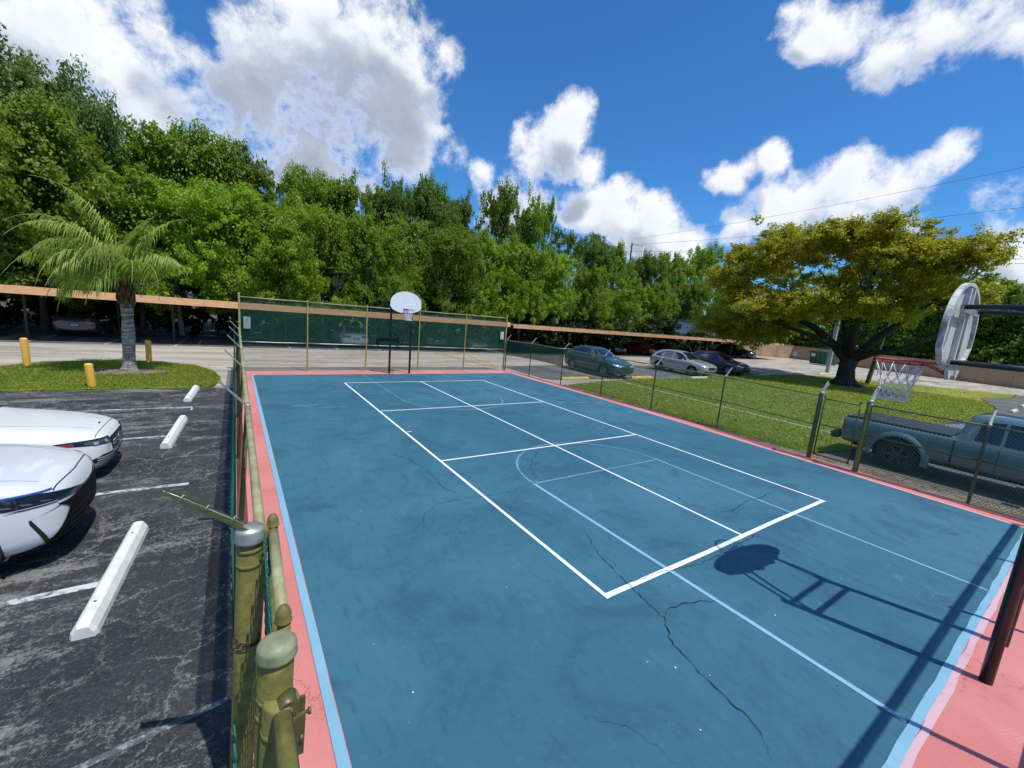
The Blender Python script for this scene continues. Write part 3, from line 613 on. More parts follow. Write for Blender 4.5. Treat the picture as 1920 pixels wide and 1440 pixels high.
def fence(label, pts, H_, side, mid=None, mrail='olive_yel', mpost='olive', pr=.030, rr=.021, arm=None, screen=None, wirem='wire', lean=0, p=.0355, wr=.0028, noarm=(), tall_ends=(0, 0), scr_off=.03, name='chain_link_fence', group=None, midm=None, cap=True, armrows=None, wires=True):
    "pts: post positions in order; side: +1/-1 which side of the line the wire hangs on; arm: outward direction sign of the barb arms"
    f = thing(name, label, 'fence', (pts[0][0], pts[0][1], 0), 0, group); O = Vector((pts[0][0], pts[0][1], 0))
    n = len(pts)
    for i, (x, y) in enumerate(pts):
        a = pts[min(i+1, n-1)]; b = pts[max(i-1, 0)]; dx, dy = a[0]-b[0], a[1]-b[1]; L_ = math.hypot(dx, dy); nx, ny = -dy/L_*side, dx/L_*side
        hh = H_+(tall_ends[0] if i == 0 else tall_ends[1] if i == n-1 else 0)
        R_ = pr*(1.35 if i in (0, n-1) else 1)
        po = link_mesh('post', post_mesh(hh, R_, M[mpost], bands=[H_*.55, H_-.12]), f, loc=Vector((x, y, 0))-O)
        po.rotation_euler = (0, lean, 0)
        if arm and i not in noarm:
            mb = MB(); th = Vector((nx*arm, ny*arm, 1)).normalized(); z0 = hh-.02
            s_ = Vector((dx/L_, dy/L_, 0)); b0 = Vector((0, 0, z0)); e = b0+th*.42; w_ = .020; up_ = s_.cross(th)*.010
            vs = [b0-s_*w_*1.1-up_, b0+s_*w_*1.1-up_, b0+s_*w_*1.1+up_, b0-s_*w_*1.1+up_, e-s_*w_*.8-up_, e+s_*w_*.8-up_, e+s_*w_*.8+up_, e-s_*w_*.8+up_]
            mb.add(vs, [(0, 1, 5, 4), (1, 2, 6, 5), (2, 3, 7, 6), (3, 0, 4, 7), (4, 5, 6, 7)])
            mb.lathe([(R_*1.0, hh-.05), (R_*1.22, hh-.048), (R_*1.22, hh+.004), (R_*.9, hh+.012), (0, hh+.014)], 14)
            mb.build('barb_arm', M['galv'], po)
        elif cap: link_mesh('cap', cap_mesh(R_, M[mpost], hh), po)
    for i in range(n-1):
        a = Vector((*pts[i], 0)); b = Vector((*pts[i+1], 0)); d = b-a; L_ = d.length; ang = math.atan2(d.y, d.x); nn = Vector((-d.y, d.x, 0)).normalized()*side
        def rail(z, r, mm, nm):
            r_ = random.Random(i*7+int(z*10)); off = Vector((math.sin(lean)*z, 0, 0))
            P = [a-O+d*t+off+Vector((0, 0, z-.012*math.sin(PI*t)*r_.random())) for t in (0, .25, .5, .75, 1)]
            return MB().tube(P, r, 8).build(nm, M[mm], f)
        rail(H_-.035, rr, mrail, 'top_rail')
        if mid: rail(mid, rr*.85, midm or mrail, 'mid_rail')
        lw = math.floor(L_*20)/20
        if wires:
            o = link_mesh('wire_mesh', cl_mesh(lw, H_-.02, M[wirem], wirem, p, wr), f, loc=a-O+nn*(rr+.006)+Vector((0, 0, .02)))
            o.rotation_euler = (0, 0, ang) if not lean else Matrix(((d.x/L_, -d.y/L_, math.sin(lean)), (d.y/L_, d.x/L_, 0), (0, 0, 1))).to_euler()
            o.scale = (L_/lw, 1, 1)
        if screen and screen[0] <= i < screen[1]:
            z0, z1, mm = screen[2], screen[3], screen[4]
            nx_, nz_ = 26, 14; vs = []; r_ = random.Random(i+31)
            ph = [r_.random()*6 for _ in range(4)]
            for jz in range(nz_+1):
                for jx in range(nx_+1):
                    t = jx/nx_; u = jz/nz_; bil = .012*math.sin(t*PI)*math.sin(u*PI)*(1+.8*math.sin(5*t+ph[0])+.6*math.sin(7*u+ph[1]))+.004*math.sin(23*t+ph[2])*math.sin(u*PI)
                    zz = z0+(z1-z0)*u+(.012*math.sin(9*t+ph[3]) if jz == 0 else 0)
                    q = a-O+d*t+nn*(scr_off+bil)+Vector((math.sin(lean)*zz, 0, zz)); vs.append(q)
            fs = [(jz*(nx_+1)+jx, jz*(nx_+1)+jx+1, (jz+1)*(nx_+1)+jx+1, (jz+1)*(nx_+1)+jx) for jz in range(nz_) for jx in range(nx_)]
            MB().add(vs, fs, 0, True).build('windscreen', M[mm], f)
    return f
back_x = [.20, 2.6, 5.04, 7.55, 10.08, 12.60]
fence('tall chain-link fence across the far end of the court, green windscreen on its upper half', [(x, 19.4) for x in back_x], 2.95, 1, mid=1.18, mrail='olive_pale', mpost='olive_yel', pr=.030, screen=(0, 5, 1.20, 2.90, 'screen'), tall_ends=(.08, .10), scr_off=.045, midm='galv', wr=.0034)
fence('tall chain-link fence behind the near hoop at the camera end of the court', [(.2, -.60), (2.7, -.60), (5.02, -.62), (7.7, -.60), (10.2, -.60), (12.65, -.60)], 2.95, -1, mid=1.18, mrail='olive_pale', mpost='olive_yel', pr=.030, wr=.0006)
MB().tube([(.25, -.62, 2.86), (4, -.61, 2.83), (8, -.61, 2.85), (12.6, -.62, 2.86)], .031, 10).build('rolled_windscreen', M['screen_dk'], bpy.data.objects['chain_link_fence.001'], loc=(-.2, .60, 0))
# left side fence, leaning a little
LEAN = .064
Ly = [19.2, 18.0, 15.0, 12.0, 8.9, 5.75, 2.54]
def lx(y): return -.005+.0045*(y-2.6)
fence('long low chain-link fence with outward barb arms down the left side of the court', [(lx(y), y) for y in Ly], 1.76, -1, mrail='olive_pale', mpost='olive', pr=.026, rr=.030, arm=1, screen=(0, 6, .55, 1.70, 'screen_dk'), wirem='teal', lean=LEAN, wr=.0028, scr_off=.055, noarm=(0, 6))
fence('short low fence run nearest the camera, left of the court', [(.015, 1.50), (.0, -.60)], 1.62, -1, mid=None, mrail='olive', mpost='olive', pr=.045, rr=.034, wirem='teal', lean=LEAN, cap=False, wr=.0026)
# the two heavy gate posts at the left
tp = thing('gate_post', 'stout olive gate post with grey flat cap and one barb arm, chain looped round it', 'post', (-.03, 2.50, 0)); tp.rotation_euler = (0, .045, 0)
link_mesh('pipe', post_mesh(1.78, .058, M['olive'], n=24, bands=(.55, 1.10, 1.60, 1.69)), tp)
MB().lathe([(.058, 1.735), (.071, 1.737), (.073, 1.745), (.070, 1.755), (.070, 1.80), (.066, 1.815), (0, 1.825)], 24).build('cap', M['galv'], tp)
# barb arm: a folded steel channel with wire clips
def channel(mb, a, b, w0, w1, dep, m=0):
    a = Vector(a); b = Vector(b); t = (b-a).normalized(); s_ = Vector((0, 1, 0)); s_ = (s_-t*s_.dot(t)).normalized(); n_ = s_.cross(t)
    def ringp(p, w_): return [p-s_*w_+n_*dep, p-s_*w_, p+s_*w_, p+s_*w_+n_*dep, p+s_*(w_-.004)+n_*dep, p+s_*(w_-.004)+n_*.004, p-s_*(w_-.004)+n_*.004, p-s_*(w_-.004)+n_*dep]
    vs = ringp(a, w0)+ringp(b, w1); fs = [(k, (k+1) % 8, 8+(k+1) % 8, 8+k) for k in range(8)]+[(0, 1, 6, 7), (1, 2, 5, 6), (2, 3, 4, 5)]+[(8+0, 8+1, 8+6, 8+7), (8+1, 8+2, 8+5, 8+6), (8+2, 8+3, 8+4, 8+5)]
    mb.add(vs, fs, m)
ma = MB(); channel(ma, (-.01, 0, 1.80), (-.37, .03, 2.05), .040, .022, .018); ab = ma.build('barb_arm', M['olive_dk'], tp)
mc = MB()
mc.tube([(-.03, .014, 1.832), (-.10, .018, 1.882), (-.14, .012, 1.912), (-.20, .020, 1.952), (-.24, .012, 1.982), (-.30, .018, 2.022), (-.37, .016, 2.066)], .0035, 6)
for t in (.18, .5, .78): mc.tube([(-.37*t-.02, -.004, 1.815+.25*t), (-.37*t, .012, 1.832+.25*t+.01), (-.37*t+.02, .03, 1.815+.25*t)], .003, 5)
mc.build('clip', M['galv'], ab)
# chain round the post
mch = MB()
for k in range(13):
    an = -2.5+k*.30; cz = 1.17-.05*math.sin((an+2.5)/3.7*PI); p = Vector((.066*math.cos(an), .066*math.sin(an), cz)); tdir = Vector((-math.sin(an), math.cos(an), 0)); up_ = Vector((0, 0, 1)) if k % 2 else Vector((math.cos(an), math.sin(an), 0))
    mch.tube([p+tdir*.017*math.cos(q)+up_*.009*math.sin(q) for q in [2*PI*j/9 for j in range(10)]], .0028, 5, caps=False)
ch = mch.build('chain', M['rust'], tp)
dp = thing('gate_post', 'stout olive gate post with domed cap, closest to the camera', 'post', (.03, 1.56, 0)); dp.rotation_euler = (0, .045, 0)
link_mesh('pipe', post_mesh(1.80, .060, M['olive'], n=28, bands=(.5, 1.05, 1.52, 1.59)), dp)
MB().lathe([(.060, 1.755), (.068, 1.757), (.071, 1.765), (.068, 1.773), (.068, 1.795), (.065, 1.806), (.052, 1.818), (.034, 1.826), (.015, 1.830), (0, 1.831)], 28).build('cap', M['galv'] if False else mat('cap_chalky_olive', (.21, .225, .13), .5, var=.35, vscale=14), dp)
mb = MB()   # band clamp, rail cup, bolt and hinge plate on the court side
mb.tube([(.03, -.045, 1.60), (.035, -.11, 1.60)], [.040, .036], 14)
mb.box(.058, .10, -.05, -.038, 1.43, 1.58); mb.box(.06, .095, -.10, -.088, 1.38, 1.55)
mb.tube([(.085, -.115, 1.46), (.085, -.01, 1.46)], .008, 8); mb.tube([(.075, -.07, 1.53), (.108, -.07, 1.53)], .007, 8)
mb.tube([(.108, -.07, 1.53), (.118, -.07, 1.53)], .013, 6)
mb.build('hinge', M['olive_dk'], dp)
# frayed teal wire where the windscreen was cut away near the camera
mb = MB(); r_ = random.Random(12); P = []
for k in range(40):
    t = k/39; P.append((.012+.008*math.sin(k*1.9)+.004*r_.random(), -.05-.62*t, 1.60-.10*math.sin(t*3)+.012*math.sin(k*2.3)))
mb.tube(P, .0035, 5)
for k in range(3, 38, 3):
    p = Vector(P[k]); mb.tube([p, p+Vector((-.012, .004, .016)), p+Vector((-.02, -.006, .004)), p+Vector((-.008, -.012, -.01))], .003, 5)
mb.build('wire_strand', M['teal_pale'], dp)
# left gate leaf, standing slightly inside the posts
def gate(label, a, b, H_, z0, mm, mrail, wirem='wire', r=.022, cap=True, capr=.028, mid=None, lean=0):
    a = Vector((*a, 0)); b = Vector((*b, 0)); d = b-a; L_ = d.length; t = thing('chain_link_gate', label, 'gate', a)
    for p in (Vector((0, 0, 0)), d):
        u_ = MB().tube([p+Vector((0, 0, z0)), p+Vector((0, 0, H_))], r, 12).build('upright', M[mm], t)
        if cap: link_mesh('cap', cap_mesh(r, M[mm], H_), u_, loc=p)
    MB().tube([Vector((0, 0, H_-.06)), d+Vector((0, 0, H_-.06))], r, 10).build('top_rail', M[mrail], t)
    MB().tube([Vector((0, 0, z0+.02)), d+Vector((0, 0, z0+.02))], r, 10).build('bottom_rail', M[mm], t)
    if mid: MB().tube([Vector((0, 0, mid)), d+Vector((0, 0, mid))], r*.8, 10).build('mid_rail', M[mm], t)
    lw = math.floor(L_*20)/20
    o = link_mesh('wire_mesh', cl_mesh(lw, H_-z0-.08, M[wirem], wirem, .0355, .0034), t, loc=(d.normalized().cross(Vector((0, 0, 1))))*(-.02)+Vector((0, 0, z0+.02)))
    o.rotation_euler = Matrix(((d.x/L_, -d.y/L_, lean), (d.y/L_, d.x/L_, 0), (0, 0, 1))).to_euler() if lean else (0, 0, math.atan2(d.y, d.x)); o.scale = (L_/lw, 1, 1)
    if lean: o.location.x -= lean*1.7
    return t
lg = gate('narrow chain-link gate leaf between the two stout olive posts', (.145, 1.72), (.165, 2.56), 1.80, .10, 'olive', 'olive_pale', 'teal', r=.027, lean=.014)
# right side fence, gate and its posts
Rn = [(12.62, 19.25), (13.09, 17.57), (13.10, 14.97), (13.13, 12.34), (13.16, 9.72), (13.22, 7.11), (12.80, 4.30)]
fence('long low chain-link fence with upturned barb arms between the court and the lawn', Rn, 1.74, 1, mid=.92, mrail='olive', mpost='olive_dk', pr=.024, rr=.018, arm=1, screen=(0, 2, .90, 1.70, 'screen_dk'), wirem='wire', wr=.0034)
fence('low chain-link fence run in front of the pickup truck', [(12.72, 3.22), (12.78, 1.31), (12.72, -.6)], 1.72, 1, mid=.95, mrail='olive_dk', mpost='olive_dk', pr=.028, rr=.018, arm=1, wirem='wire', wr=.0040)
gate('narrow chain-link gate in the right side fence, beside the truck tailgate', (12.79, 4.18), (12.77, 3.42), 1.70, .12, 'olive_dk', 'olive', r=.018, mid=.95)
for (x, y, r_, mm, lab) in [(12.79, 4.27, .048, 'olive_dk', 'dark green gate post where the lawn fence ends'), (12.73, 3.24, .058, 'olive', 'thick olive gate post just left of the truck wheel')]:
    g_ = thing('gate_post', lab, 'post', (x, y, 0)); link_mesh('pipe', post_mesh(1.80, r_, M[mm], n=16, bands=(.5, 1.5)), g_); link_mesh('cap', cap_mesh(r_, M['galv'], 1.80, True), g_)
    MB().box(-.02, .02, -.014, .014, 0, .38, M=T(0, 0, 1.80) @ Ry(.75)).build('barb_arm', M['galv'], g_)
# bird-dropping grey notice boards on the tall fence
def b_sign(g, b, vec):
    n1 = g.noise(g.vmath('MULTIPLY', vec, (30, 1, 2)), 2.0, 4, .7); n2 = g.noise(vec, 8, 5, .7)
    base = g.mix(g.mapr(n1, .4, .6), (.36, .44, .43), (.20, .28, .27)); base = g.mix(g.math('MULTIPLY', g.mapr(n2, .5, .7), .5), base, (.15, .22, .2))
    g.link(base, b.inputs['Base Color']); b.inputs['Roughness'].default_value = .5
M['sign'] = mat('faded_notice', build=b_sign); M['signw'] = mat('notice_white', (.55, .58, .57), .5, var=.1)
for (x0, x1, z0, z1, lab, mm) in [(.33, .56, 1.70, 2.16, 'faded grey notice board on the far tall fence beside its left corner post', 'sign'), (12.22, 12.42, 1.74, 2.16, 'small white notice board on the far tall fence beside its right corner post', 'signw')]:
    t = thing('notice_board', lab, 'sign', (x0, 19.34, z0))
    MB().box(0, x1-x0, -.004, 0, 0, z1-z0).build('panel', M[mm], t)
    mb = MB()
    for k in range(7): mb.box(.03, (x1-x0)-.03-.02*(k % 3), -.0056, -.0042, .05+k*(z1-z0-.09)/7, .062+k*(z1-z0-.09)/7)
    tag(mb.build('print', M['olive_dk'] if mm == 'sign' else M['galv'], t))

# ------------------------------------------------------------------ basketball hoops
def b_board(g, b, vec):
    n1 = g.noise(vec, 3.5, 6, .7); n2 = g.noise(g.vmath('MULTIPLY', vec, (1, 12, .6)), 4.0, 5, .7)
    base = g.mix(g.mapr(n1, .35, .65), (.60, .62, .63), (.74, .76, .78)); base = g.mix(g.math('MULTIPLY', g.mapr(n2, .56, .72), .4), base, (.34, .27, .18))
    g.link(base, b.inputs['Base Color']); b.inputs['Roughness'].default_value = .45
def b_boardback(g, b, vec):
    n1 = g.noise(vec, 5, 6, .7); n2 = g.noise(g.vmath('MULTIPLY', vec, (9, 1, .7)), 3.0, 6, .75)
    base = g.mix(g.mapr(n1, .35, .65), (.60, .62, .62), (.46, .46, .43)); base = g.mix(g.math('MULTIPLY', g.mapr(n2, .50, .64), .85), base, (.20, .14, .09))
    g.link(base, b.inputs['Base Color']); b.inputs['Roughness'].default_value = .6; bumpn(g, b, n2, .3, .01)
M['board'] = mat('backboard_white', build=lambda g, b, v: (g.link(g.mix(g.mapr(g.noise(v, 3, 5, .7), .35, .65), (.72, .75, .78), (.80, .83, .85)), b.inputs['Base Color']), setattr(b.inputs['Roughness'], 'default_value', .4)))
M['boardback'] = mat('backboard_weathered_back', build=b_boardback)
M['rim'] = mat('rim_faded_red', (.42, .055, .035), .5, var=.3, vscale=20)
M['net'] = mat('net_white_cord', (.74, .76, .80), .8)
def fan_outline(hw, zb, zt, n=28):
    "fan-shaped board: flat cut bottom, sloping lower corners, straight sides, round top"
    pts = [(-.30, zb), (.30, zb), (hw*.80, zb+.10), (hw, zb+.24), (hw, zb+.42)]
    zc = zb+.42
    for k in range(1, n): a = PI*k/n; pts.append((hw*math.cos(a), zc+(zt-zc)*math.sin(a)))
    pts += [(-hw, zb+.42), (-hw, zb+.24), (-hw*.80, zb+.10)]
    return pts
def hoop(label, y_post, yb, sgn, xs, dz):
    "xs: post x positions; yb: board plane; sgn: +1 when the court lies towards +y"
    xc = (xs[0]+xs[1])/2; h = thing('basketball_hoop', label, 'basketball hoop', (xc, y_post, 0))
    yl = (yb-y_post)
    for x in xs:
        MB().tube([(x-xc, 0, -.05), (x-xc, 0, 3.68)], .048, 16).build('post', M['black'], h)
    for z in (2.99, 3.60-dz*.5):
        MB().tube([(xs[0]-xc, 0, z), (xs[1]-xc, 0, z)], .030, 10).build('crossbar', M['black'], h)
        for s_ in (-1, 1):
            MB().tube([(s_*.48, -sgn*.06, z), (s_*.42, yl*.55, z), (s_*.34, yl-sgn*.05, z)], .024, 10).build('arm', M['black'], h)
    o = fan_outline(.70, 2.80+dz, 3.72+dz); n = len(o)
    vs = [(x, yl+sgn*.0, z) for x, z in o]+[(x*.985, yl-sgn*.045, z if z > 3.25 else z) for x, z in o]+[(x*.93, yl-sgn*.045, 3.26+dz+(z-3.26-dz)*.93) for x, z in o]+[(x*.93, yl-sgn*.012, 3.26+dz+(z-3.26-dz)*.93) for x, z in o]
    fs = [tuple(range(n))]; 
    for r_ in range(3): fs += [(r_*n+k, r_*n+(k+1) % n, (r_+1)*n+(k+1) % n, (r_+1)*n+k) for k in range(n)]
    fs += [tuple(range(3*n, 4*n))]
    bd = MB().add(vs, fs[:1], 0).add(vs, fs[1:], 1).build('backboard', [M['board'], M['boardback']], h)
    # ribs and brackets on the back
    for x, w_ in ((-.085, .05), (.085, .05)):
        MB().box(x-w_/2, x+w_/2, yl-sgn*.055 if sgn > 0 else yl+.013, yl-sgn*.013 if sgn > 0 else yl+.055, 2.88+dz, (3.66 if abs(x) < .2 else 3.40)+dz).build('rib', M['boardback'], bd)
    for z in (2.99, 3.58-dz*.5):
        MB().box(-.42, .42, min(yl-sgn*.075, yl-sgn*.056), max(yl-sgn*.075, yl-sgn*.056), z-.03, z+.03).build('bracket', M['galv'], bd)
    mb = MB()
    for s_ in (-1, 1): mb.add([(s_*.10, yl-sgn*.03, 2.80+dz), (s_*.26, yl-sgn*.03, 2.80+dz), (s_*.16, yl-sgn*.03, 2.70+dz), (s_*.10, yl-sgn*.03, 2.72+dz), (s_*.10, yl-sgn*.06, 2.80+dz), (s_*.26, yl-sgn*.06, 2.80+dz), (s_*.16, yl-sgn*.06, 2.70+dz), (s_*.10, yl-sgn*.06, 2.72+dz)], [(0, 1, 2, 3), (7, 6, 5, 4), (0, 4, 5, 1), (1, 5, 6, 2), (2, 6, 7, 3), (3, 7, 4, 0)])
    mb.box(-.10, .10, min(yl-sgn*.05, yl-sgn*.02), max(yl-sgn*.05, yl-sgn*.02), 2.74+dz, 2.86+dz)
    mb.build('mounting_plate', M['boardback'], bd)
    # rim
    ry = yl+sgn*.38; R0 = .229; zr = 2.955
    mr = MB(); mr.tube([(R0*math.cos(a), ry+R0*math.sin(a), zr) for a in [2*PI*k/36 for k in range(37)]], .009, 8, caps=False)
    mr.tube([(R0*1.0*math.cos(a), ry+R0*math.sin(a), zr-.035) for a in [2*PI*k/36 for k in range(37)]], .006, 6, caps=False)
    for k in range(12): a = 2*PI*k/12; mr.tube([(R0*math.cos(a), ry+R0*math.sin(a), zr), (R0*math.cos(a), ry+R0*math.sin(a), zr-.04)], .005, 5)
    for s_ in (-1, 1):
        mr.tube([(s_*.20, ry-sgn*.11, zr), (s_*.10, yl+sgn*.01, zr)], .009, 6); mr.tube([(s_*.07, yl+sgn*.01, zr-.09), (s_*.12, ry-sgn*.20, zr-.01)], .008, 6)
    mr.box(-.11, .11, min(yl, yl+sgn*.012)+sgn*.002, max(yl, yl+sgn*.012)+sgn*.002, zr-.11, zr+.03)
    mr.build('rim', M['rim'], h)
    # net: 12 cords that drop, then cross as diamonds
    mn = MB(); N = 12; lv = [(zr-.03, .225), (zr-.20, .165), (zr-.27, .148), (zr-.33, .138), (zr-.38, .132), (zr-.43, .135), (zr-.465, .142)]
    rn = random.Random(4); jit = [[(rn.random()-.5)*.012 for _ in range(N)] for _ in lv]
    def P(l, k):
        z, R_ = lv[l]; a = 2*PI*((k % N)+(.5 if l % 2 else 0))/N; R_ = R_+jit[l][k % N]; return (R_*math.cos(a), ry+R_*math.sin(a), z+jit[l][(k+3) % N]*.6)
    for k in range(N):
        for l in range(len(lv)-1):
            k2 = k if l % 2 == 0 else k+1; k3 = k-1 if l % 2 == 0 else k
            for kk in (k2, k3):
                mn.tube([P(l, k), P(l+1, kk)], .0048, 5)
        mn.tube([P(len(lv)-1, k), P(len(lv)-1, k+1)], .005, 5)
        for l in (2, 3, 4, 5): mn.lathe([(0, -.007), (.008, 0), (0, .007)], 6, M=T(*P(l, k)))
    mn.build('net', M['net'], h)
    return h
hoop('far basketball hoop, white fan backboard seen from the front on two black posts', 18.53, 17.98, -1, (5.86, 6.81), 0)
hoop('near basketball hoop seen from behind, weathered ribbed fan backboard on black posts', .19, 1.07, 1, (5.94, 6.91), .10)

# ------------------------------------------------------------------ trees
def leafmat(name, cA, cB, cC, trans=.46, spec=.35):
    m = bpy.data.materials.new(name); m.use_nodes = True; g = NG(m.node_tree); m.node_tree.nodes.clear()
    geo = g.n('ShaderNodeNewGeometry'); oi = g.n('ShaderNodeObjectInfo'); tc = g.n('ShaderNodeTexCoord')
    n1 = g.noise(tc.outputs['Object'], .8, 3, .6)
    c = g.mix(g.mapr(n1, .35, .65), cA, cB); c = g.mix(g.mapr(geo.outputs['Random Per Island'], .25, 1, 0, .75), c, cC)
    hs = g.n('ShaderNodeHueSaturation'); g.link(c, hs.inputs['Color']); g.link(g.mapr(oi.outputs['Random'], 0, 1, .488, .512, False), hs.inputs['Hue']); g.link(g.mapr(oi.outputs['Random'], 0, 1, .82, 1.18, False), hs.inputs['Value'])
    p = g.n('ShaderNodeBsdfPrincipled'); g.link(hs.outputs[0], p.inputs['Base Color']); p.inputs['Roughness'].default_value = .5; p.inputs['Specular IOR Level'].default_value = spec
    t = g.n('ShaderNodeBsdfTranslucent'); g.link(g.mix(1.0, hs.outputs[0], (1.5, 1.7, .7), 'MULTIPLY'), t.inputs[0])
    mx = g.n('ShaderNodeMixShader'); mx.inputs[0].default_value = trans; g.link(p.outputs[0], mx.inputs[1]); g.link(t.outputs[0], mx.inputs[2])
    o = g.n('ShaderNodeOutputMaterial'); g.link(mx.outputs[0], o.inputs[0]); return m
LM = [leafmat('leaf_blue_green', (0.113, 0.194, 0.041), (0.150, 0.229, 0.049), (0.203, 0.276, 0.093)),
      leafmat('leaf_olive', (0.180, 0.242, 0.019), (0.156, 0.229, 0.019), (0.263, 0.317, 0.056)),
      leafmat('leaf_green', (0.134, 0.217, 0.014), (0.173, 0.253, 0.015), (0.228, 0.306, 0.041)),
      leafmat('leaf_bright', (0.173, 0.265, 0.014), (0.216, 0.300, 0.015), (0.276, 0.353, 0.041)),
      leafmat('leaf_dark', (0.091, 0.159, 0.017), (0.124, 0.194, 0.019), (0.173, 0.235, 0.041))]
LOAK = leafmat('leaf_yellow_olive', (.250, .255, .010), (.340, .310, .012), (.42, .38, .03), .42)
LUND = leafmat('leaf_undergrowth_shade', (.016, .032, .008), (.024, .042, .010), (.040, .060, .015), .15, .08)  # leaf colour darkened to stand in for the shade below the trees
M['bark'] = mat('bark_grey_brown', (.085, .070, .055), .9, var=.4, vscale=5, bump=.8, bscale=18)
M['bark_dk'] = mat('bark_dark', (.040, .032, .025), .95, var=.4, vscale=4, bump=.9, bscale=12)
M['bark_pale'] = mat('bark_pale', (.26, .24, .20), .85, var=.3, vscale=5, bump=.6, bscale=18)
def leaf_quads(P, N, size, rng, elong=1.5):
    n = len(P); a = rng.normal(size=(n, 3)); t = np.cross(N, a); t /= np.linalg.norm(t, axis=1, keepdims=True)+1e-9; b = np.cross(N, t)
    s = size*rng.uniform(.6, 1.3, (n, 1)); t = t*s*elong*.5; b = b*s*.5
    # a folded pair of triangles: bent along the middle so that it catches light unevenly
    V = np.stack([P-t, P-b*.9-N*s*.10, P+t, P+b*.9-N*s*.10], 1).reshape(-1, 3)
    b0 = (np.arange(n)*4)[:, None]; F = np.concatenate([b0+np.array([[0, 1, 2]]), b0+np.array([[0, 2, 3]])], 1).reshape(-1, 3)
    return V, F
def lobes_to_leaves(lobes, per, size, rng, upbias=.5, puffs=13, ragged=1.0):
    "each lobe is a loose cluster of sprays; each spray a drooping or rising tuft of leaves, so the outline stays ragged and gaps remain"
    Ps = []; Ns = []
    for (c, r) in lobes:
        c = np.array(c); r = np.array(r)*np.ones(3); n = int(per*(r.mean()**2)); k = max(4, int(puffs*r.mean()*rng.uniform(.75, 1.3)))
        d = rng.normal(size=(k, 3)); d[:, 2] = np.abs(d[:, 2])*rng.choice([1, 1, 1, -.6], k); d /= np.linalg.norm(d, axis=1, keepdims=True)
        rad = rng.uniform(.35, 1.0+.30*ragged, (k, 1))**.7; pc = c+d*rad*r
        ax = d+rng.normal(size=(k, 3))*.5+np.array([0, 0, .15]); ax /= np.linalg.norm(ax, axis=1, keepdims=True)
        pr_ = rng.uniform(.16, .40, k)*r.mean(); wt = pr_**2; wt /= wt.sum()
        idx = rng.choice(k, n, p=wt); g_ = rng.normal(size=(n, 3))*.52; g_ *= np.minimum(1, 1.25/np.maximum(np.linalg.norm(g_, axis=1, keepdims=True), .01))
        al = rng.uniform(-1.3, 1.1, (n, 1))
        P = pc[idx]+(g_*np.array([1, 1, .62])+ax[idx]*al*.9)*pr_[idx][:, None]
        Ps.append(P); nn = d[idx]*.55+g_*.5+rng.normal(size=(n, 3))*.6+np.array([0, 0, upbias]); Ns.append(nn/np.linalg.norm(nn, axis=1, keepdims=True))
    return leaf_quads(np.concatenate(Ps), np.concatenate(Ns), size, rng)
def crown_unit(seed, R=3.0, H=5.2, nl=46, per=420, size=.098, open_=0):
    "crown in local space: base at z=0, top at z=H, radius R; uneven in plan and with a few leaders above the rest"
    rng = np.random.default_rng(seed); lobes = []; ph = rng.uniform(0, 6.28, 4)
    for i in range(nl):
        a = rng.uniform(0, 2*PI); u = rng.uniform(0, 1)**.85; z = H*(.04+.92*u)
        prof = math.sqrt(max(0, 1-((z/H-.42)/.62)**2))*(1+.22*math.sin(2*a+ph[0])+.14*math.sin(3*a+ph[1]+2*u)+.12*math.sin(9*u+ph[2])); rr = R*prof*rng.uniform(.30, 1.02)
        lr = rng.uniform(.50, 1.15)*(R/3)*(1-.35*open_*rng.uniform()); z = min(z, H-lr*.7)
        lobes.append(((rr*math.cos(a), rr*math.sin(a), z), (lr, lr, lr*rng.uniform(.6, 1.0))))
    for i in range(3):
        a = rng.uniform(0, 2*PI); rr = R*rng.uniform(.1, .6); lobes.append(((rr*math.cos(a), rr*math.sin(a), H*rng.uniform(.84, 1.0)), (.55, .55, .45)))
    V, F = lobes_to_leaves(lobes, per, size, rng)
    n = 1200; d = rng.normal(size=(n, 3)); d /= np.linalg.norm(d, axis=1, keepdims=True)
    P = np.array([0, 0, H*.5])+d*np.array([R, R, H*.5])*rng.uniform(.7, 1.15, (n, 1)); V2, F2 = leaf_quads(P, d, size*.9, rng)
    return np.concatenate([V, V2]), np.concatenate([F, F2+len(V)]), lobes
CROWNS = {}
def crown_mesh(v, tone):
    if v not in CROWNS:
        _cu[v] = crown_unit(100+v, nl=[58, 48, 62, 54, 66, 44][v], per=[1500, 1300, 1500, 1400, 1500, 1150][v], open_=[.2, .8, .1, .5, .0, 1.0][v])
        V, F, lb = _cu[v]; CROWNS[v] = (np_mesh('crown', V, F, [LM[2]]), lb)
    return CROWNS[v]
_cu = {}
def limbs(mb, base, h0, targets, r0, rng, m=0, wob=.25):
    "trunk up to h0, then limbs bending towards targets"
    b = Vector(base); top = b+Vector((rng.uniform(-.2, .2), rng.uniform(-.2, .2), h0))
    mb.tube([b+Vector((0, 0, -.15)), b+Vector((0, 0, .15)), b.lerp(top, .5)+Vector((rng.uniform(-.08, .08), rng.uniform(-.08, .08), 0)), top], [r0*1.35, r0*1.05, r0*.85, r0*.75], 10, m)
    for t in targets:
        t = Vector(t); mid = top.lerp(t, .45)+Vector((rng.uniform(-wob, wob), rng.uniform(-wob, wob), rng.uniform(0, wob))); r1 = r0*rng.uniform(.28, .45)
        mb.tube([top-Vector((0, 0, .2)), top.lerp(mid, .5)+Vector((0, 0, .05)), mid, mid.lerp(t, .6)+Vector((rng.uniform(-wob, wob)*.5, rng.uniform(-wob, wob)*.5, 0)), t], [r1*1.25, r1, r1*.75, r1*.45, r1*.15], 7, m)
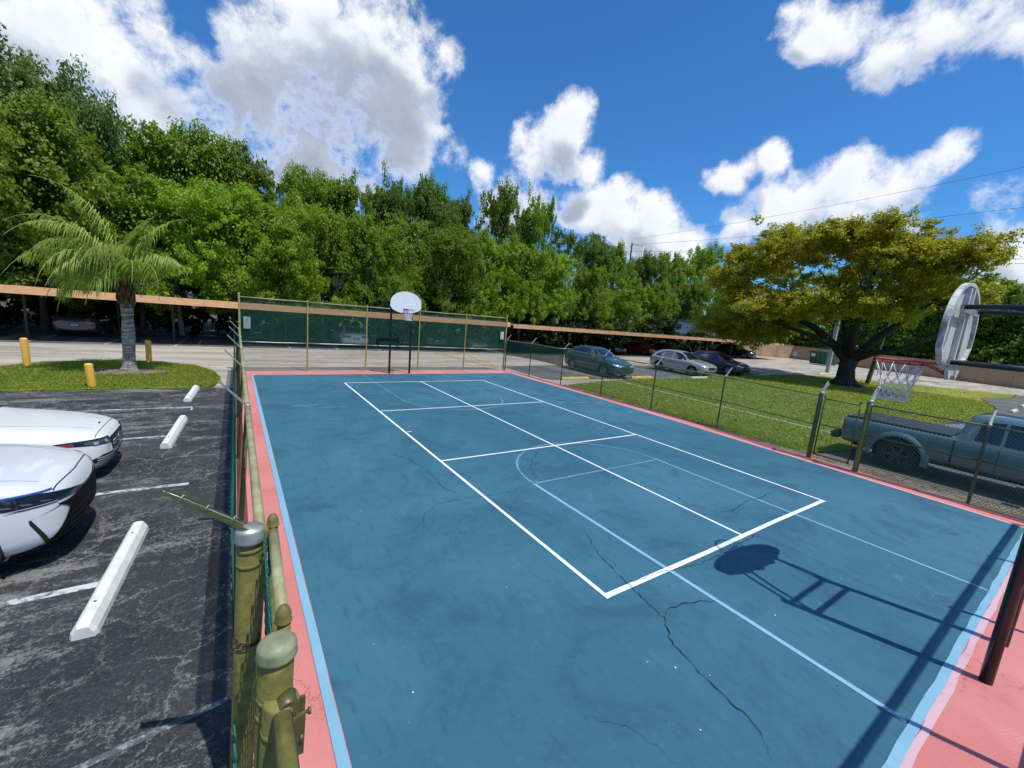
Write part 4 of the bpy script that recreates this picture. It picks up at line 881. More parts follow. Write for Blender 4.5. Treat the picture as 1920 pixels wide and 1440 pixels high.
TREE_LABELS = iter([
 'tallest airy tree at the far left edge, its crown cut by the frame', 'tall airy grey-green tree at top left standing above the canopy', 'tall loose tree top reaching right of the airy left tree',
 'olive tree crown at left edge below the tall airy trees', 'olive tree mostly outside the left edge of the frame', 'green tree between the tall airy trees and the ridge of canopy behind the palm',
 'green tree whose top rises directly above the queen palm', 'green tree on the sloping canopy line right of the palm', 'green tree on the sloping canopy line above the tall fence corner', 'dark leafy tree ending the high left canopy before the dip',
 'low green tree just behind the queen palm at its left side', 'low green tree just behind the queen palm at its right side', 'bright green tree hanging over the carport right of the palm', 'bright billowing tree over the carport left of the tall fence corner', 'bright green tree above the first bay of the tall fence',
 'tree with a ragged top after the first dip in the canopy', 'green tree top in the middle of the canopy left of the hoop', 'tree top directly behind the far backboard direction, left one', 'low bright tree above the second bay of the tall fence', 'low green tree above and left of the far backboard',
 'dark green tree top above the far backboard', 'dark green tree top to the upper right of the far backboard', 'dark green tree on the falling canopy line right of the backboard', 'bright tree in front of the dark ones, right of the far backboard', 'green tree above the last bay of the tall fence',
 'tall slender tree with the highest top right of the tall fence', 'narrow tree pressed against the right of the highest slender tree', 'bright tree under the slender tall trees at the end of the tall fence', 'bright low tree beside the right corner post of the tall fence',
 'dark domed tree right of the slender tall pair', 'dark domed tree left of the utility pole', 'bright lower tree in front of the dark domed trees', 'bright rounded tree above the green parked car', 'green tree below and left of the utility pole',
 'dark tree at the foot of the utility pole', 'bright lower tree above the silver car rear', 'wide pale tree between the utility pole and the yellow tree', 'widest pale tree just left of the yellow tree', 'pale tree touching the left edge of the yellow crown', 'lower pale tree in front of the white houses', 'lower pale tree above the navy car', 'low tree behind the end of the carport under the yellow crown'])
def tree(x, y, ztop, R, v, tone, label, group, lower=None, bark='bark'):
    rng = random.Random(int(x*100+y)); t = thing('tree', label, 'tree', (x, y, 0), 0, group)
    me, lb = crown_mesh(v, tone)
    zb = max(2.0, ztop-2.1*R-3.5) if lower is None else lower
    sx = R/3*1.1; sz = (ztop-zb)/5.2*.95; rz = rng.uniform(0, 6.28)
    tx, ty = rng.uniform(-.06, .06), rng.uniform(-.06, .06); c = link_mesh('crown', me, t, loc=(0, 0, zb), rot=(tx, ty, rz), scale=(sx*rng.uniform(.92, 1.15), sx*rng.uniform(.92, 1.15), sz))
    c.material_slots[0].link = 'OBJECT'; c.material_slots[0].material = LM[tone]
    mb = MB(); tg = []
    for (p, r) in sorted(lb, key=lambda q: rng.random())[:9]:
        px_, py_ = p[0]*sx, p[1]*sx; tg.append((px_*math.cos(rz)-py_*math.sin(rz), px_*math.sin(rz)+py_*math.cos(rz), zb+p[2]*sz))
    limbs(mb, (0, 0, 0), zb+.15*(ztop-zb), tg, .08+.03*R, rng, 0, .3*R/3)
    mb.build('trunk', M[bark], t)
    return t
for k, (x, y, zt, R, v, tone) in enumerate(TREES):
    tree(x, y, zt, R, v, tone, next(TREE_LABELS), 'trees behind the carports', lower=(1.7 if y < 38 else 2.6) if x < 24 else (2.0 if y < 50 else 2.4), bark='bark' if k % 4 else 'bark_pale')
for (x, y, zt, R, v, tone), lab in zip(FAR_TREES, ['tree behind the tan wall seen under the left limbs of the yellow tree', 'tree behind the tan wall directly behind the yellow tree trunk', 'dark tree behind the wall right of the leaning wooden pole', 'dark tree behind the wall above the near hoop rim', 'dark tree behind the wall just left of the near backboard', 'green tree behind the wall just right of the near backboard', 'dark tree behind the wall at the right edge of the frame', 'dark tree behind the wall at the very edge of the frame, mostly cropped', 'tree behind the wall beyond the right edge of the frame']):
    tree(x, y, zt, R, v, tone, lab, 'trees behind the tan wall', lower=1.6)
# ---- undergrowth behind the carport, dense, its leaf colour darkened for shade
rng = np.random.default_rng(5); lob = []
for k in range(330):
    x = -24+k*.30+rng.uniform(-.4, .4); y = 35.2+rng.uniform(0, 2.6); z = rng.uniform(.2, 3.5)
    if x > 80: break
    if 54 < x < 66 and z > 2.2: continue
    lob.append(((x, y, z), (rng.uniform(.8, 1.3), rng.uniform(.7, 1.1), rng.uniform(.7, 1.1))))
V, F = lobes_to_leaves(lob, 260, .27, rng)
tag(link_mesh('undergrowth', np_mesh('undergrowth', V, F, [LUND])), 'dense undergrowth, its leaf colour darkened for shade, filling the gap behind the carports', 'undergrowth', kind='stuff')
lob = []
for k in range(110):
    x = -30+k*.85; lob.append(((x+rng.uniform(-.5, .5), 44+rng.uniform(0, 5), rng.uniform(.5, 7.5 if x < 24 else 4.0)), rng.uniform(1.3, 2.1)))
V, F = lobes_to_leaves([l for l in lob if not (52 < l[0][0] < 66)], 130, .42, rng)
tag(link_mesh('undergrowth', np_mesh('undergrowth', V, F, [LUND])), 'wall of leaves, their colour darkened for shade, deep between the tree trunks', 'undergrowth', kind='stuff')
lob = []
for k in range(60):
    t = k/59; lob.append(((67+17*t+rng.uniform(2, 5), -12+48*t, rng.uniform(.6, 4.2)), rng.uniform(1.2, 2.0)))
V, F = lobes_to_leaves(lob, 110, .40, rng)
tag(link_mesh('undergrowth', np_mesh('undergrowth', V, F, [LM[4]])), 'mixed bushes showing above the tan wall', 'undergrowth', kind='stuff')

# ---- the big yellow-olive tree on the lawn
OX, OY = 38.7, 11.65
oak = thing('tree', 'big spreading tree with a yellow-olive umbrella crown standing on the lawn', 'tree', (OX, OY, 0))
rng = np.random.default_rng(77); lob = []
def oak_top(Y): return float(np.interp(Y, [4.6, 5.6, 7.3, 10, 12.5, 14.6, 17.5, 19.6, 20.8, 22.0, 23.2], [8.6, 9.4, 10.4, 11.3, 12.0, 12.3, 12.2, 11.7, 10.2, 7.2, 5.0]))
def oak_bot(Y): return float(np.interp(Y, [4.6, 7, 9, 12, 15, 18, 20, 23.2], [7.2, 5.9, 5.0, 4.9, 4.2, 3.2, 2.8, 3.0]))
def oak_half(Y): return float(np.interp(Y, [5.6, 7.5, 10, 14, 18, 20.5, 22.4], [.6, 3.4, 5.6, 7.0, 6.3, 4.2, .9]))
def oak_pt(Y, u, surf):
    hw = oak_half(Y); edge = math.sqrt(max(0, 1-u*u)); t_ = oak_top(Y)+.3*math.sin(1.3*Y+2*u); b_ = oak_bot(Y)+.4*math.sin(2.1*Y); mid_ = b_+(t_-b_)*.42
    return OX+hw*u, Y, (mid_+(t_-mid_)*edge**.75 if surf > 0 else mid_-(mid_-b_)*edge**.5)
for i in range(66):          # boughs: each carries a flat-topped group of lobes, with gaps between the groups
    Y = rng.uniform(6.4, 21.6); u = rng.uniform(-.95, .95); X, Y, z = oak_pt(Y, u, 1 if rng.uniform() < .72 else -1)
    z = z-1.05 if z > 7 else z+.3
    for j in range(int(rng.integers(4, 8))):
        lr = rng.uniform(.55, 1.25); lob.append(((X-OX+rng.normal(0, .85), Y-OY+rng.normal(0, .95), z+rng.normal(0, .32)), (lr, lr, lr*.62)))
for i in range(170):
    Y = rng.uniform(7, 21.3); u = rng.uniform(-.8, .8); X, Y, z1 = oak_pt(Y, u, 1); _, _, z0 = oak_pt(Y, u, -1); lr = rng.uniform(.6, 1.1); lob.append(((X-OX, Y-OY, rng.uniform(z0+.6, z1-.8)), (lr, lr, lr*.6)))
lob.append(((-2.0, 19.3-OY, 12.6), (.5, .5, .45))); lob.append(((-1.5, 8.4-OY, 10.9), (.6, .6, .4)))
V, F = lobes_to_leaves(lob, 820, .115, rng, .7, 15, .8)
link_mesh('crown', np_mesh('crown', V, F, [LOAK]), oak)
mb = MB(); r_ = random.Random(3)
mb.tube([(0, 0, -.2), (0, 0, .12), (.02, .02, .6), (.0, .05, 1.3), (.05, .0, 2.1)], [1.15, .82, .60, .52, .60], 18)
for k in range(9):   # buttress roots
    a = 2*PI*k/9+.2; mb.tube([(.35*math.cos(a), .35*math.sin(a), .55), (.8*math.cos(a), .8*math.sin(a), .12), (1.35*math.cos(a), 1.35*math.sin(a), -.08)], [.20, .14, .06], 7)
def limb(p, r):
    mb.tube(p, r, 10); e = Vector(p[-1]); d = (e-Vector(p[-2])).normalized()
    for k in range(4):
        q = Vector(p[-2]).lerp(e, .3+.2*k); v = Vector((r_.uniform(-1, 1), r_.uniform(-1, 1), r_.uniform(.3, 1))); v = (d+v*.9).normalized()*r_.uniform(1.6, 2.8)
        mb.tube([q, q+v*.5+Vector((0, 0, .1)), q+v], [r[-1]*.8, r[-1]*.5, r[-1]*.15], 6)
limb([(0, .1, 1.8), (-.3, 1.0, 2.9), (-.6, 2.5, 4.2), (-1, 4.6, 5.2), (-1.3, 7.0, 5.7)], [.34, .30, .23, .16, .09])
limb([(0, .1, 2.0), (.6, .6, 3.5), (1.0, 1.2, 5.2), (1.3, 2.6, 7.4)], [.36, .30, .22, .12])
limb([(0, 0, 2.0), (-.4, .1, 3.6), (-.9, -.2, 5.6), (-1.2, -.6, 8.0)], [.36, .30, .22, .12])
limb([(0, -.1, 1.9), (.1, -.9, 3.1), (.4, -2.1, 4.7), (.2, -3.8, 6.5), (-.2, -5.2, 7.6)], [.34, .28, .21, .15, .08])
limb([(0, -.1, 1.9), (-.3, -1.4, 2.6), (-.8, -3.4, 3.3), (-1.2, -5.0, 4.6)], [.26, .20, .14, .08])
limb([(-.4, .9, 2.8), (-1.4, 2.4, 3.6), (-2.6, 4.2, 4.2), (-4.0, 6.0, 4.4)], [.20, .16, .11, .06])
limb([(.1, .2, 2.2), (2.0, .8, 3.9), (3.6, 1.6, 5.4), (5.0, 1.4, 7.0)], [.28, .2, .14, .08])
limb([(-.1, 0, 2.2), (-2.0, -.6, 4.0), (-3.6, -1.2, 5.6), (-5.0, -1.6, 7.0)], [.28, .2, .14, .08])
mb.build('trunk', M['bark_dk'], oak)

# ------------------------------------------------------------------ queen palm on the island
M['palmtrunk'] = mat('palm_trunk_ringed', build=lambda g, b, v: (
    g.link(g.mix(g.mapr(g.noise(g.vmath('MULTIPLY', v, (1, 1, 7)), 2.6, 6, .7, .4), .38, .62), (.10, .09, .08), (.36, .34, .31)), b.inputs['Base Color']),
    setattr(b.inputs['Roughness'], 'default_value', .9), bumpn(g, b, g.noise(g.vmath('MULTIPLY', v, (1, 1, 5)), 6, 5, .7), .8, .03)))
M['palmboot'] = mat('palm_boots_brown', (.15, .085, .045), .9, var=.5, vscale=9, bump=.8, bscale=25)
PF = leafmat('palm_leaflet', (.180, .250, .025), (.230, .290, .035), (.33, .37, .09), .40)
M['rachis'] = mat('palm_rachis', (.20, .22, .06), .5)
palm = thing('palm_tree', 'queen palm with ringed grey trunk on the grass island, fronds blown to the left', 'palm tree', (-3.10, 19.5, 0))
mb = MB(); pr = [(.40, -.05), (.34, .04), (.27, .14), (.235, .35), (.225, .7), (.24, 1.1), (.235, 1.5), (.205, 1.8), (.215, 2.05), (.22, 2.3)]
P_ = []; R_ = []
for i in range(48):
    z = -.05+2.4*i/47; rad = .76*np.interp(z, [q[1] for q in pr], [q[0] for q in pr])*(1+.025*math.sin(i*2.6)); P_.append((.10*math.sin(z*.9)*.4, .03*math.sin(z), z)); R_.append(float(rad))
mb.tube(P_, R_, 22); mb.build('trunk', M['palmtrunk'], palm)
mb = MB(); r_ = random.Random(8)
for k in range(34):    # old frond bases wrapped round the neck
    z = 2.25+k*.030; a = k*2.4; rr = .16+.02*r_.random()
    mb.tube([(.04+rr*.8*math.cos(a), rr*.8*math.sin(a), z), (.04+(rr+.05)*math.cos(a), (rr+.05)*math.sin(a), z+.16), (.04+(rr+.02+.05*r_.random())*math.cos(a), (rr+.04)*math.sin(a), z+.42)], [.062, .045, .015], 6)
mb.tube([(.04, 0, 2.2), (.04, 0, 3.5)], [.15, .09], 12)
tag(mb.build('boots', M['palmboot'], palm), kind='stuff')
def frond(az, el, L_, droop, wind, seed, leaf=.62):
    r_ = random.Random(seed); p = Vector((.04, 0, 3.38)); d = Vector((math.cos(az)*math.cos(el), math.sin(az)*math.cos(el), math.sin(el))); n = 26; pts = [p.copy()]; st_ = L_/n
    for i in range(n):
        t = i/n; d = (d+Vector((0, 0, -1))*droop*(.015+.16*t)+Vector(wind)*.035*t).normalized(); p = p+d*st_; pts.append(p.copy())
    ra = MB().tube(pts, [.028*(1-.85*i/n)+.003 for i in range(n+1)], 5).mesh('frond', [M['rachis'], PF])
    mb = MB(); mb.tube(pts, [.028*(1-.85*i/n)+.003 for i in range(n+1)], 5)
    V_ = []; F_ = []
    for i in range(3, n*3):
        t = i/(n*3); k = t*n; i0 = min(int(k), n-1); c = pts[i0].lerp(pts[i0+1], k-i0); T_ = (pts[i0+1]-pts[i0]).normalized(); S_ = T_.cross(Vector((0, 0, 1)))
        S_ = S_.normalized() if S_.length > .05 else Vector((1, 0, 0)); U_ = S_.cross(T_)
        ll = leaf*(math.sin(min(1, t*1.1+.12)*PI)**.6)*(.8+.4*r_.random())
        for s_ in (-1, 1):
            v = (S_*s_*(.75+.3*r_.random())+T_*.55+U_*r_.uniform(-.35, .45)).normalized()
            q0 = c; q1 = c+v*ll*.4; v2 = (v+Vector((0, 0, -1.5))+Vector(wind)*.4).normalized(); q2 = q1+v2*ll*.35; v3 = (v2+Vector((0, 0, -2.2))+Vector(wind)*.3).normalized(); q3 = q2+v3*ll*.35
            w_ = .013; wv = v.cross(Vector((0, 0, 1))); wv = (wv.normalized() if wv.length > .1 else T_)*w_
            b = len(V_); V_ += [q0-wv*.5, q0+wv*.5, q1-wv, q1+wv, q2-wv*.8, q2+wv*.8, q3]
            F_ += [(b, b+1, b+3, b+2), (b+2, b+3, b+5, b+4), (b+4, b+5, b+6)]
    mb.add(V_, F_, 1); return mb
wv = (-1, -.15, -.1)
# directions: the camera looks from -y; -x is left in the picture
for k, (az, el, L_, dr, lf) in enumerate([(3.05, 1.05, 3.3, .85, .66), (3.5, .62, 3.0, 1.0, .66), (4.05, .55, 2.6, 1.15, .62), (2.75, .75, 3.1, .9, .62), (3.3, .95, 2.8, 1.35, .62), (4.5, .85, 2.6, 1.25, .6), (3.8, 1.0, 3.2, 1.0, .64),
        (2.2, .9, 2.8, .95, .6), (1.5, .9, 2.6, .95, .55), (.7, .85, 2.3, 1.1, .55), (.15, .75, 2.1, 1.15, .58), (-.3, .80, 2.3, 1.1, .55), (-.8, .65, 2.1, 1.25, .55), (5.1, .7, 2.0, 1.2, .55), (3.6, 1.35, 3.3, .7, .62), (.2, 1.15, 2.7, .75, .55), (2.9, .35, 2.5, 1.2, .6), (-.5, 1.2, 2.6, .8, .55), (3.4, .15, 2.3, 1.5, .7), (4.3, .30, 2.1, 1.5, .66), (3.9, .75, 2.9, 1.5, .7), (5.6, .45, 1.9, 1.4, .6)]):
    frond(az, el, L_*1.08, dr, wv, k, lf*1.25).build('frond', [M['rachis'], PF], palm)
mb = MB(); r_ = random.Random(2)
for k in range(26): a = r_.uniform(-1.2, 1.0); mb.tube([(.1, 0, 3.0), (.25+.1*r_.random(), -.1+.2*math.sin(a), 3.1), (.36+.2*r_.random(), -.1+.25*math.sin(a*2), 2.95-.35*r_.random())], [.008, .006, .004], 4)
tag(mb.build('flower_stalk', mat('palm_inflorescence', (.46, .38, .16), .7), palm), kind='stuff')
# ------------------------------------------------------------------ cabbage palms among the trees
FANM = leafmat('fan_leaf', (.075, .115, .02), (.10, .14, .03), (.17, .19, .07), .3); DEADM = leafmat('fan_leaf_dead', (.16, .125, .075), (.22, .18, .11), (.30, .25, .16), .2)
def fan_palm(x, y, h, R, seed, label):
    r_ = random.Random(seed); t = thing('palm_tree', label, 'palm tree', (x, y, 0), 0, 'cabbage palms among the trees')
    MB().tube([(0, 0, -.1), (.05, 0, h*.5), (.1, .05, h)], [.20, .16, .17], 10).build('trunk', M['bark'], t)
    for dead in (0, 1):
        for k in range(13 if not dead else 9):
            az = r_.uniform(0, 6.28); el = r_.uniform(-.3, 1.2) if not dead else r_.uniform(-1.45, -.9)
            d = Vector((math.cos(az)*math.cos(el), math.sin(az)*math.cos(el), math.sin(el))); c = Vector((.1, .05, h))+d*R*.45; S_ = d.cross(Vector((0, 0, 1))).normalized(); V_ = []; F_ = []
            for j in range(17):
                a = (j-8)/8*1.75; v = (d*math.cos(a)+S_*math.sin(a)).normalized(); ll = R*.55*(.8+.3*r_.random())*(1-.25*abs(j-8)/8)
                wv_ = v.cross(d.cross(S_)).normalized()*.028; q1 = c+v*ll*.6; q2 = q1+(v+Vector((0, 0, -.9))).normalized()*ll*.4; b = len(V_)
                V_ += [c, q1-wv_, q1+wv_, q2]; F_ += [(b, b+1, b+2), (b+1, b+3, b+2)]
            mb = MB(); mb.tube([(.1, .05, h), c], .015, 4); mb.add(V_, F_, 1); mb.build('frond', [M['rachis'], DEADM if dead else FANM], t)
for (x, y, h, R, lab) in [(4.2, 34.7, 4.6, 1.5, 'cabbage palm with a dead skirt above the first bays of the tall fence'), (6.6, 34.9, 5.4, 1.5, 'cabbage palm with a long brown skirt left of the far backboard'), (15.6, 34.8, 4.4, 1.5, 'cabbage palm with hanging brown fronds right of the far backboard'), (10.2, 34.4, 2.6, 1.0, 'small cabbage palm arching over the carport roof beside the backboard'), (19.5, 35.0, 3.6, 1.2, 'cabbage palm behind the tall fence right corner'), (76.5, 37.5, 4.0, 2.0, 'cabbage palm behind the wall corner under the yellow tree'), (80, 27, 3.6, 2.0, 'bushy cabbage palm behind the dumpster'), (29, 35.4, 3.6, 1.3, 'cabbage palm above the second carport, behind the silver car')]:
    fan_palm(x, y, h, R, int(x*10), lab)

# ------------------------------------------------------------------ grass blades
def blades(n, poly_fn, hmin, hmax, seed, m, z0):
    rng = np.random.default_rng(seed); P = poly_fn(n, rng); n = len(P)
    a = rng.uniform(0, 2*PI, n); w_ = rng.uniform(.006, .014, n)*(1+np.hypot(P[:, 0], P[:, 1])/30); h = rng.uniform(hmin, hmax, n); lx_ = rng.normal(0, .35, n)*h; ly_ = rng.normal(0, .35, n)*h
    V = np.zeros((n, 3, 3)); V[:, 0, 0] = P[:, 0]-w_*np.cos(a); V[:, 0, 1] = P[:, 1]-w_*np.sin(a); V[:, 1, 0] = P[:, 0]+w_*np.cos(a); V[:, 1, 1] = P[:, 1]+w_*np.sin(a)
    V[:, :2, 2] = z0; V[:, 2, 0] = P[:, 0]+lx_; V[:, 2, 1] = P[:, 1]+ly_; V[:, 2, 2] = z0+h
    return np_mesh('grass', V.reshape(-1, 3), np.arange(n*3).reshape(-1, 3), [m])
def inpoly(P, poly):
    x, y = P[:, 0], P[:, 1]; c = np.zeros(len(P), bool); n = len(poly)
    for i in range(n):
        x0, y0 = poly[i]; x1, y1 = poly[(i+1) % n]
        k = ((y0 > y) != (y1 > y)) & (x < (x1-x0)*(y-y0)/((y1-y0) or 1e-9)+x0); c ^= k
    return c
GM = leafmat('grass_blade', (.185, .245, .018), (.245, .285, .030), (.34, .34, .08), .38)
def lawnpts(n, rng):
    u = rng.uniform(0, 1, n)**1.7; P = np.stack([13.2+u*30, rng.uniform(3.6, 16.2, n)], 1); P = P[inpoly(P, lawn_poly)]
    return P[(abs(P[:, 0]-np.interp(P[:, 1], [3.9, 5, 7, 9.5, 12, 14, 15.7], [17.15, 17.2, 17.25, 17.35, 17.5, 17.6, 17.75])) > .09)]
tag(link_mesh('grass', blades(120000, lawnpts, .03, .075, 1, GM, -.006)), 'short sunlit grass covering the right lawn', 'grass', kind='stuff')
def islpts(n, rng):
    P = np.stack([rng.uniform(-7.5, -.4, n), rng.uniform(16.2, 22.2, n)], 1); P = P[inpoly(P, isl)]
    return P[(((P[:, 0]+3.1)/1.2)**2+((P[:, 1]-19.2)/.65)**2) > rng.uniform(.5, 1.3, len(P))]
tag(link_mesh('grass', blades(45000, islpts, .03, .07, 2, GM, .010)), 'patchy grass covering the palm island', 'grass', kind='stuff')

DL = leafmat('fallen_leaf', (.16, .11, .04), (.24, .17, .06), (.34, .27, .12), .1, .2)
def litter(n, fn, seed, z, smin, smax):
    rng = np.random.default_rng(seed); P2 = fn(n, rng); n = len(P2); P3 = np.column_stack([P2, np.full(n, z)+rng.uniform(0, .02, n)]); N = np.column_stack([rng.normal(0, .35, n), rng.normal(0, .35, n), np.ones(n)]); N /= np.linalg.norm(N, axis=1, keepdims=True)
    V, F = leaf_quads(P3, N, 1.0, rng); c = np.repeat(P3, 4, 0); V = c+(V-c)*np.repeat(rng.uniform(smin, smax, n), 4)[:, None]; return np_mesh('fallen_leaves', V, F, [DL])
tag(link_mesh('fallen_leaves', litter(5200, lambda n, r: (lambda P: P[inpoly(P, lawn_poly)])(np.stack([r.uniform(13.2, 50, n), r.uniform(3.6, 16.2, n)], 1)), 8, .03, .05, .11)), 'dry leaves scattered over the right lawn', 'fallen leaves', kind='stuff')
tag(link_mesh('fallen_leaves', litter(900, lambda n, r: np.stack([13.05+np.abs(r.normal(0, .28, n)), r.uniform(-.5, 15, n)], 1), 9, .004, .02, .05)), 'dry leaves and grit gathered at the foot of the right side fence', 'fallen leaves', kind='stuff')
tag(link_mesh('fallen_leaves', litter(420, lambda n, r: np.stack([r.uniform(-7.5, -.4, n), 16.1+np.abs(r.normal(0, 1.6, n))], 1), 10, .03, .03, .07)), 'dry leaves on the palm island and its kerb', 'fallen leaves', kind='stuff')
tag(link_mesh('fallen_leaves', litter(260, lambda n, r: np.stack([r.uniform(-6, -.1, n), r.uniform(1.5, 16, n)], 1), 11, -.016, .01, .028)), 'small dry leaves scattered on the black parking lot', 'fallen leaves', kind='stuff')

# ------------------------------------------------------------------ carports
M['fascia'] = mat('carport_fascia_tan', (.72, .40, .195), .7, var=.10, vscale=3, bump=.1)
M['fascia2'] = mat('carport_fascia_brown', (.58, .33, .17), .75, var=.25, vscale=2.0, bump=.2)  # stronger mottle in the brown stands in for leaf shadow
def b_roof(g, b, v):
    n = g.noise(v, .8, 6, .7); f_ = g.noise(v, 14, 5, .75)
    base = g.mix(g.mapr(n, .35, .65), (.30, .21, .14), (.42, .36, .30)); base = g.mix(g.mapr(f_, .52, .62), base, (.09, .07, .035)); g.link(base, b.inputs['Base Color']); b.inputs['Roughness'].default_value = .9
M['croof'] = mat('carport_roof_leafy', build=b_roof)
M['post_br'] = mat('carport_post_brown', (.085, .058, .045), .7, var=.2); M['soffit'] = mat('carport_soffit', (.05, .040, .032), .9)
def carport(label, x0, x1, yf, yb, zb, zt, posts, fm, x0b=None):
    t = thing('carport', label, 'carport', (x0, yf, 0)); L_ = x1-x0
    n = max(1, int(round(L_/4.9))); seg = L_/n
    fb = MB().box(0, seg-.012, 0, .045, zb, zt).mesh('fascia_board', [fm])
    for k in range(n): link_mesh('fascia_board', fb, t, loc=(k*seg, 0, .004*(k % 3)))
    n2 = max(1, int(round(L_/2.45))); s2 = L_/n2
    rp = MB().box(0, s2-.02, .05, yb-yf, zt-.13, zt-.09).box(.02, .07, .05, yb-yf, zt-.09, zt-.055).mesh('roof_panel', [M['croof']])
    for k in range(n2): link_mesh('roof_panel', rp, t, loc=(k*s2, 0, 0))
    bm = MB().box(0, L_, 2.2, 2.32, zt-.34, zt-.13).box(0, L_, 4.2, 4.32, zt-.34, zt-.13); bm.build('beam', M['soffit'], t)
    pm = MB().lathe([(.055, -.1), (.055, zt-.3)], 10).mesh('post', [M['post_br']])
    for (x, y) in posts: link_mesh('post', pm, t, loc=(x-x0, y-yf, 0))
    MB().box(0, L_, yb-yf, yb-yf+.04, zb-.05, zt-.05).build('rear_fascia', M['soffit'], t)
    return t
carport('long carport with smooth tan fascia, from the left edge to behind the tall fence', -36, 18.55, 28.0, 33.8, 2.16, 2.52, [(-2.82+5.62*k, 30.2) for k in range(-6, 4)]+[(-5.6+5.62*k, 33.2) for k in range(-5, 5)], M['fascia'])
carport('carport with brown fascia, leaf shadow mottled into its colour, from the tall fence to the far wall', 18.9, 66.5, 28.05, 33.8, 2.10, 2.40, [(21+5.9*k, 30.2) for k in range(8)]+[(21+5.9*k, 33.2) for k in range(8)], M['fascia2'])
# leaf litter on the second fascia edge and roof
mb = MB(); r_ = random.Random(4)
for k in range(900):
    x = r_.uniform(19, 66); s_ = r_.uniform(.04, .11); y = r_.uniform(27.98, 29.5); z = 2.345 if y > 28.1 else r_.uniform(2.2, 2.44); a = r_.random()*3
    mb.add([(x, y, z), (x+s_*math.cos(a), y+s_*.4, z+.04), (x+s_*math.cos(a)+.02, y+s_*.5*math.sin(a), z+s_*r_.uniform(-.5, .6))], [(0, 1, 2)])
tag(mb.build('leaf_litter', DEADM), 'dead leaves caught along the roof edge of the second carport', 'leaf litter', kind='stuff')

# ------------------------------------------------------------------ tan perimeter wall in panels
def b_wall(g, b, v):
    n = g.noise(v, .7, 6, .7); st_ = g.noise(g.vmath('MULTIPLY', v, (3, 3, .5)), 1.5, 5, .7)
    base = g.mix(g.mapr(n, .35, .65), (.36, .235, .145), (.44, .300, .195)); base = g.mix(g.math('MULTIPLY', g.mapr(st_, .54, .72), .4), base, (.22, .15, .10)); g.link(base, b.inputs['Base Color']); b.inputs['Roughness'].default_value = .9
    bumpn(g, b, g.noise(v, 12, 5, .7), .3, .01)
M['wall'] = mat('tan_stucco_wall', build=b_wall)
def pwall(label, a, b, h, n):
    a = Vector((*a, 0)); b = Vector((*b, 0)); d = (b-a); L_ = d.length; t = thing('perimeter_wall', label, 'wall', a, math.atan2(d.y, d.x)); s_ = L_/n
    me = MB().box(.03, s_-.03, -.09, .09, -.1, h-.08).mesh('panel', [M['wall']]); mc = MB().box(0, s_-.01, -.13, .13, h-.08, h, bev=.012).mesh('coping', [M['wall']]); mp = MB().box(-.16, .16, -.14, .14, -.1, h-.075).mesh('pier', [M['wall']])
    for k in range(n):
        link_mesh('panel', me, t, loc=(k*s_, 0, 0)); link_mesh('coping', mc, t, loc=(k*s_, 0, 0)); link_mesh('pier', mp, t, loc=(k*s_, 0, 0))
    return t
pwall('long tan stucco wall behind the dumpster and the right-hand lot', (63.5, -14), (78.6, 31.5), 2.05, 11)
pwall('short sunlit tan wall closing the lot beyond the carport end', (78.5, 31.65), (62, 36.4), 2.15, 5)
# ------------------------------------------------------------------ dumpster and small sign
M['dump'] = mat('dumpster_green', (.012, .095, .060), .5, var=.25, vscale=3); M['dump_lid'] = mat('dumpster_lid', (.02, .05, .04), .6)
dz = thing('dumpster', 'dark green dumpster with a sticker standing by the tan wall', 'dumpster', (67.4, 23.2, 0), -.35)
mb = MB(); mb.add([(-.9, -1.15, .1), (.9, -1.15, .1), (.9, 1.15, .1), (-.9, 1.15, .1), (-1.05, -1.25, 1.75), (.95, -1.25, 1.40), (.95, 1.25, 1.40), (-1.05, 1.25, 1.75)], [(3, 2, 1, 0), (0, 1, 5, 4), (1, 2, 6, 5), (2, 3, 7, 6), (3, 0, 4, 7), (4, 5, 6, 7)])
mb.build('body', M['dump'], dz)
for y in (-1.0, -.35, .35, 1.0): MB().box(-1.06, -.90, y-.04, y+.04, .2, 1.6).build('rib', M['dump'], dz)
MB().add([(-1.08, -1.28, 1.76), (1, -1.28, 1.41), (1, -.02, 1.41), (-1.08, -.02, 1.76), (-1.08, -1.28, 1.82), (1, -1.28, 1.47), (1, -.02, 1.47), (-1.08, -.02, 1.82)], [(3, 2, 1, 0), (4, 5, 6, 7), (0, 1, 5, 4), (1, 2, 6, 5), (2, 3, 7, 6), (3, 0, 4, 7)]).build('lid', M['dump_lid'], dz)
MB().add([(-1.08, .02, 1.76), (1, .02, 1.41), (1, 1.28, 1.41), (-1.08, 1.28, 1.76), (-1.08, .02, 1.82), (1, .02, 1.47), (1, 1.28, 1.47), (-1.08, 1.28, 1.82)], [(3, 2, 1, 0), (4, 5, 6, 7), (0, 1, 5, 4), (1, 2, 6, 5), (2, 3, 7, 6), (3, 0, 4, 7)]).build('lid', M['dump_lid'], dz)
for s_ in (-1, 1): MB().box(-.5, .3, s_*1.22-.08, s_*1.22+.08, .75, .95).build('fork_pocket', M['dump'], dz)
MB().box(-1.075, -1.066, .35, .95, 1.1, 1.5).build('sticker', M['signw'], dz)
sg = thing('sign', 'small pale sign on a thin post beside the dumpster', 'sign', (69.5, 27.6, 0)); MB().tube([(0, 0, -.1), (0, 0, 1.2)], .03, 6).build('post', M['galv'], sg); MB().box(-.04, -.02, -.3, .3, .75, 1.35).build('panel', mat('sign_pale_green', (.40, .50, .42), .6), sg)
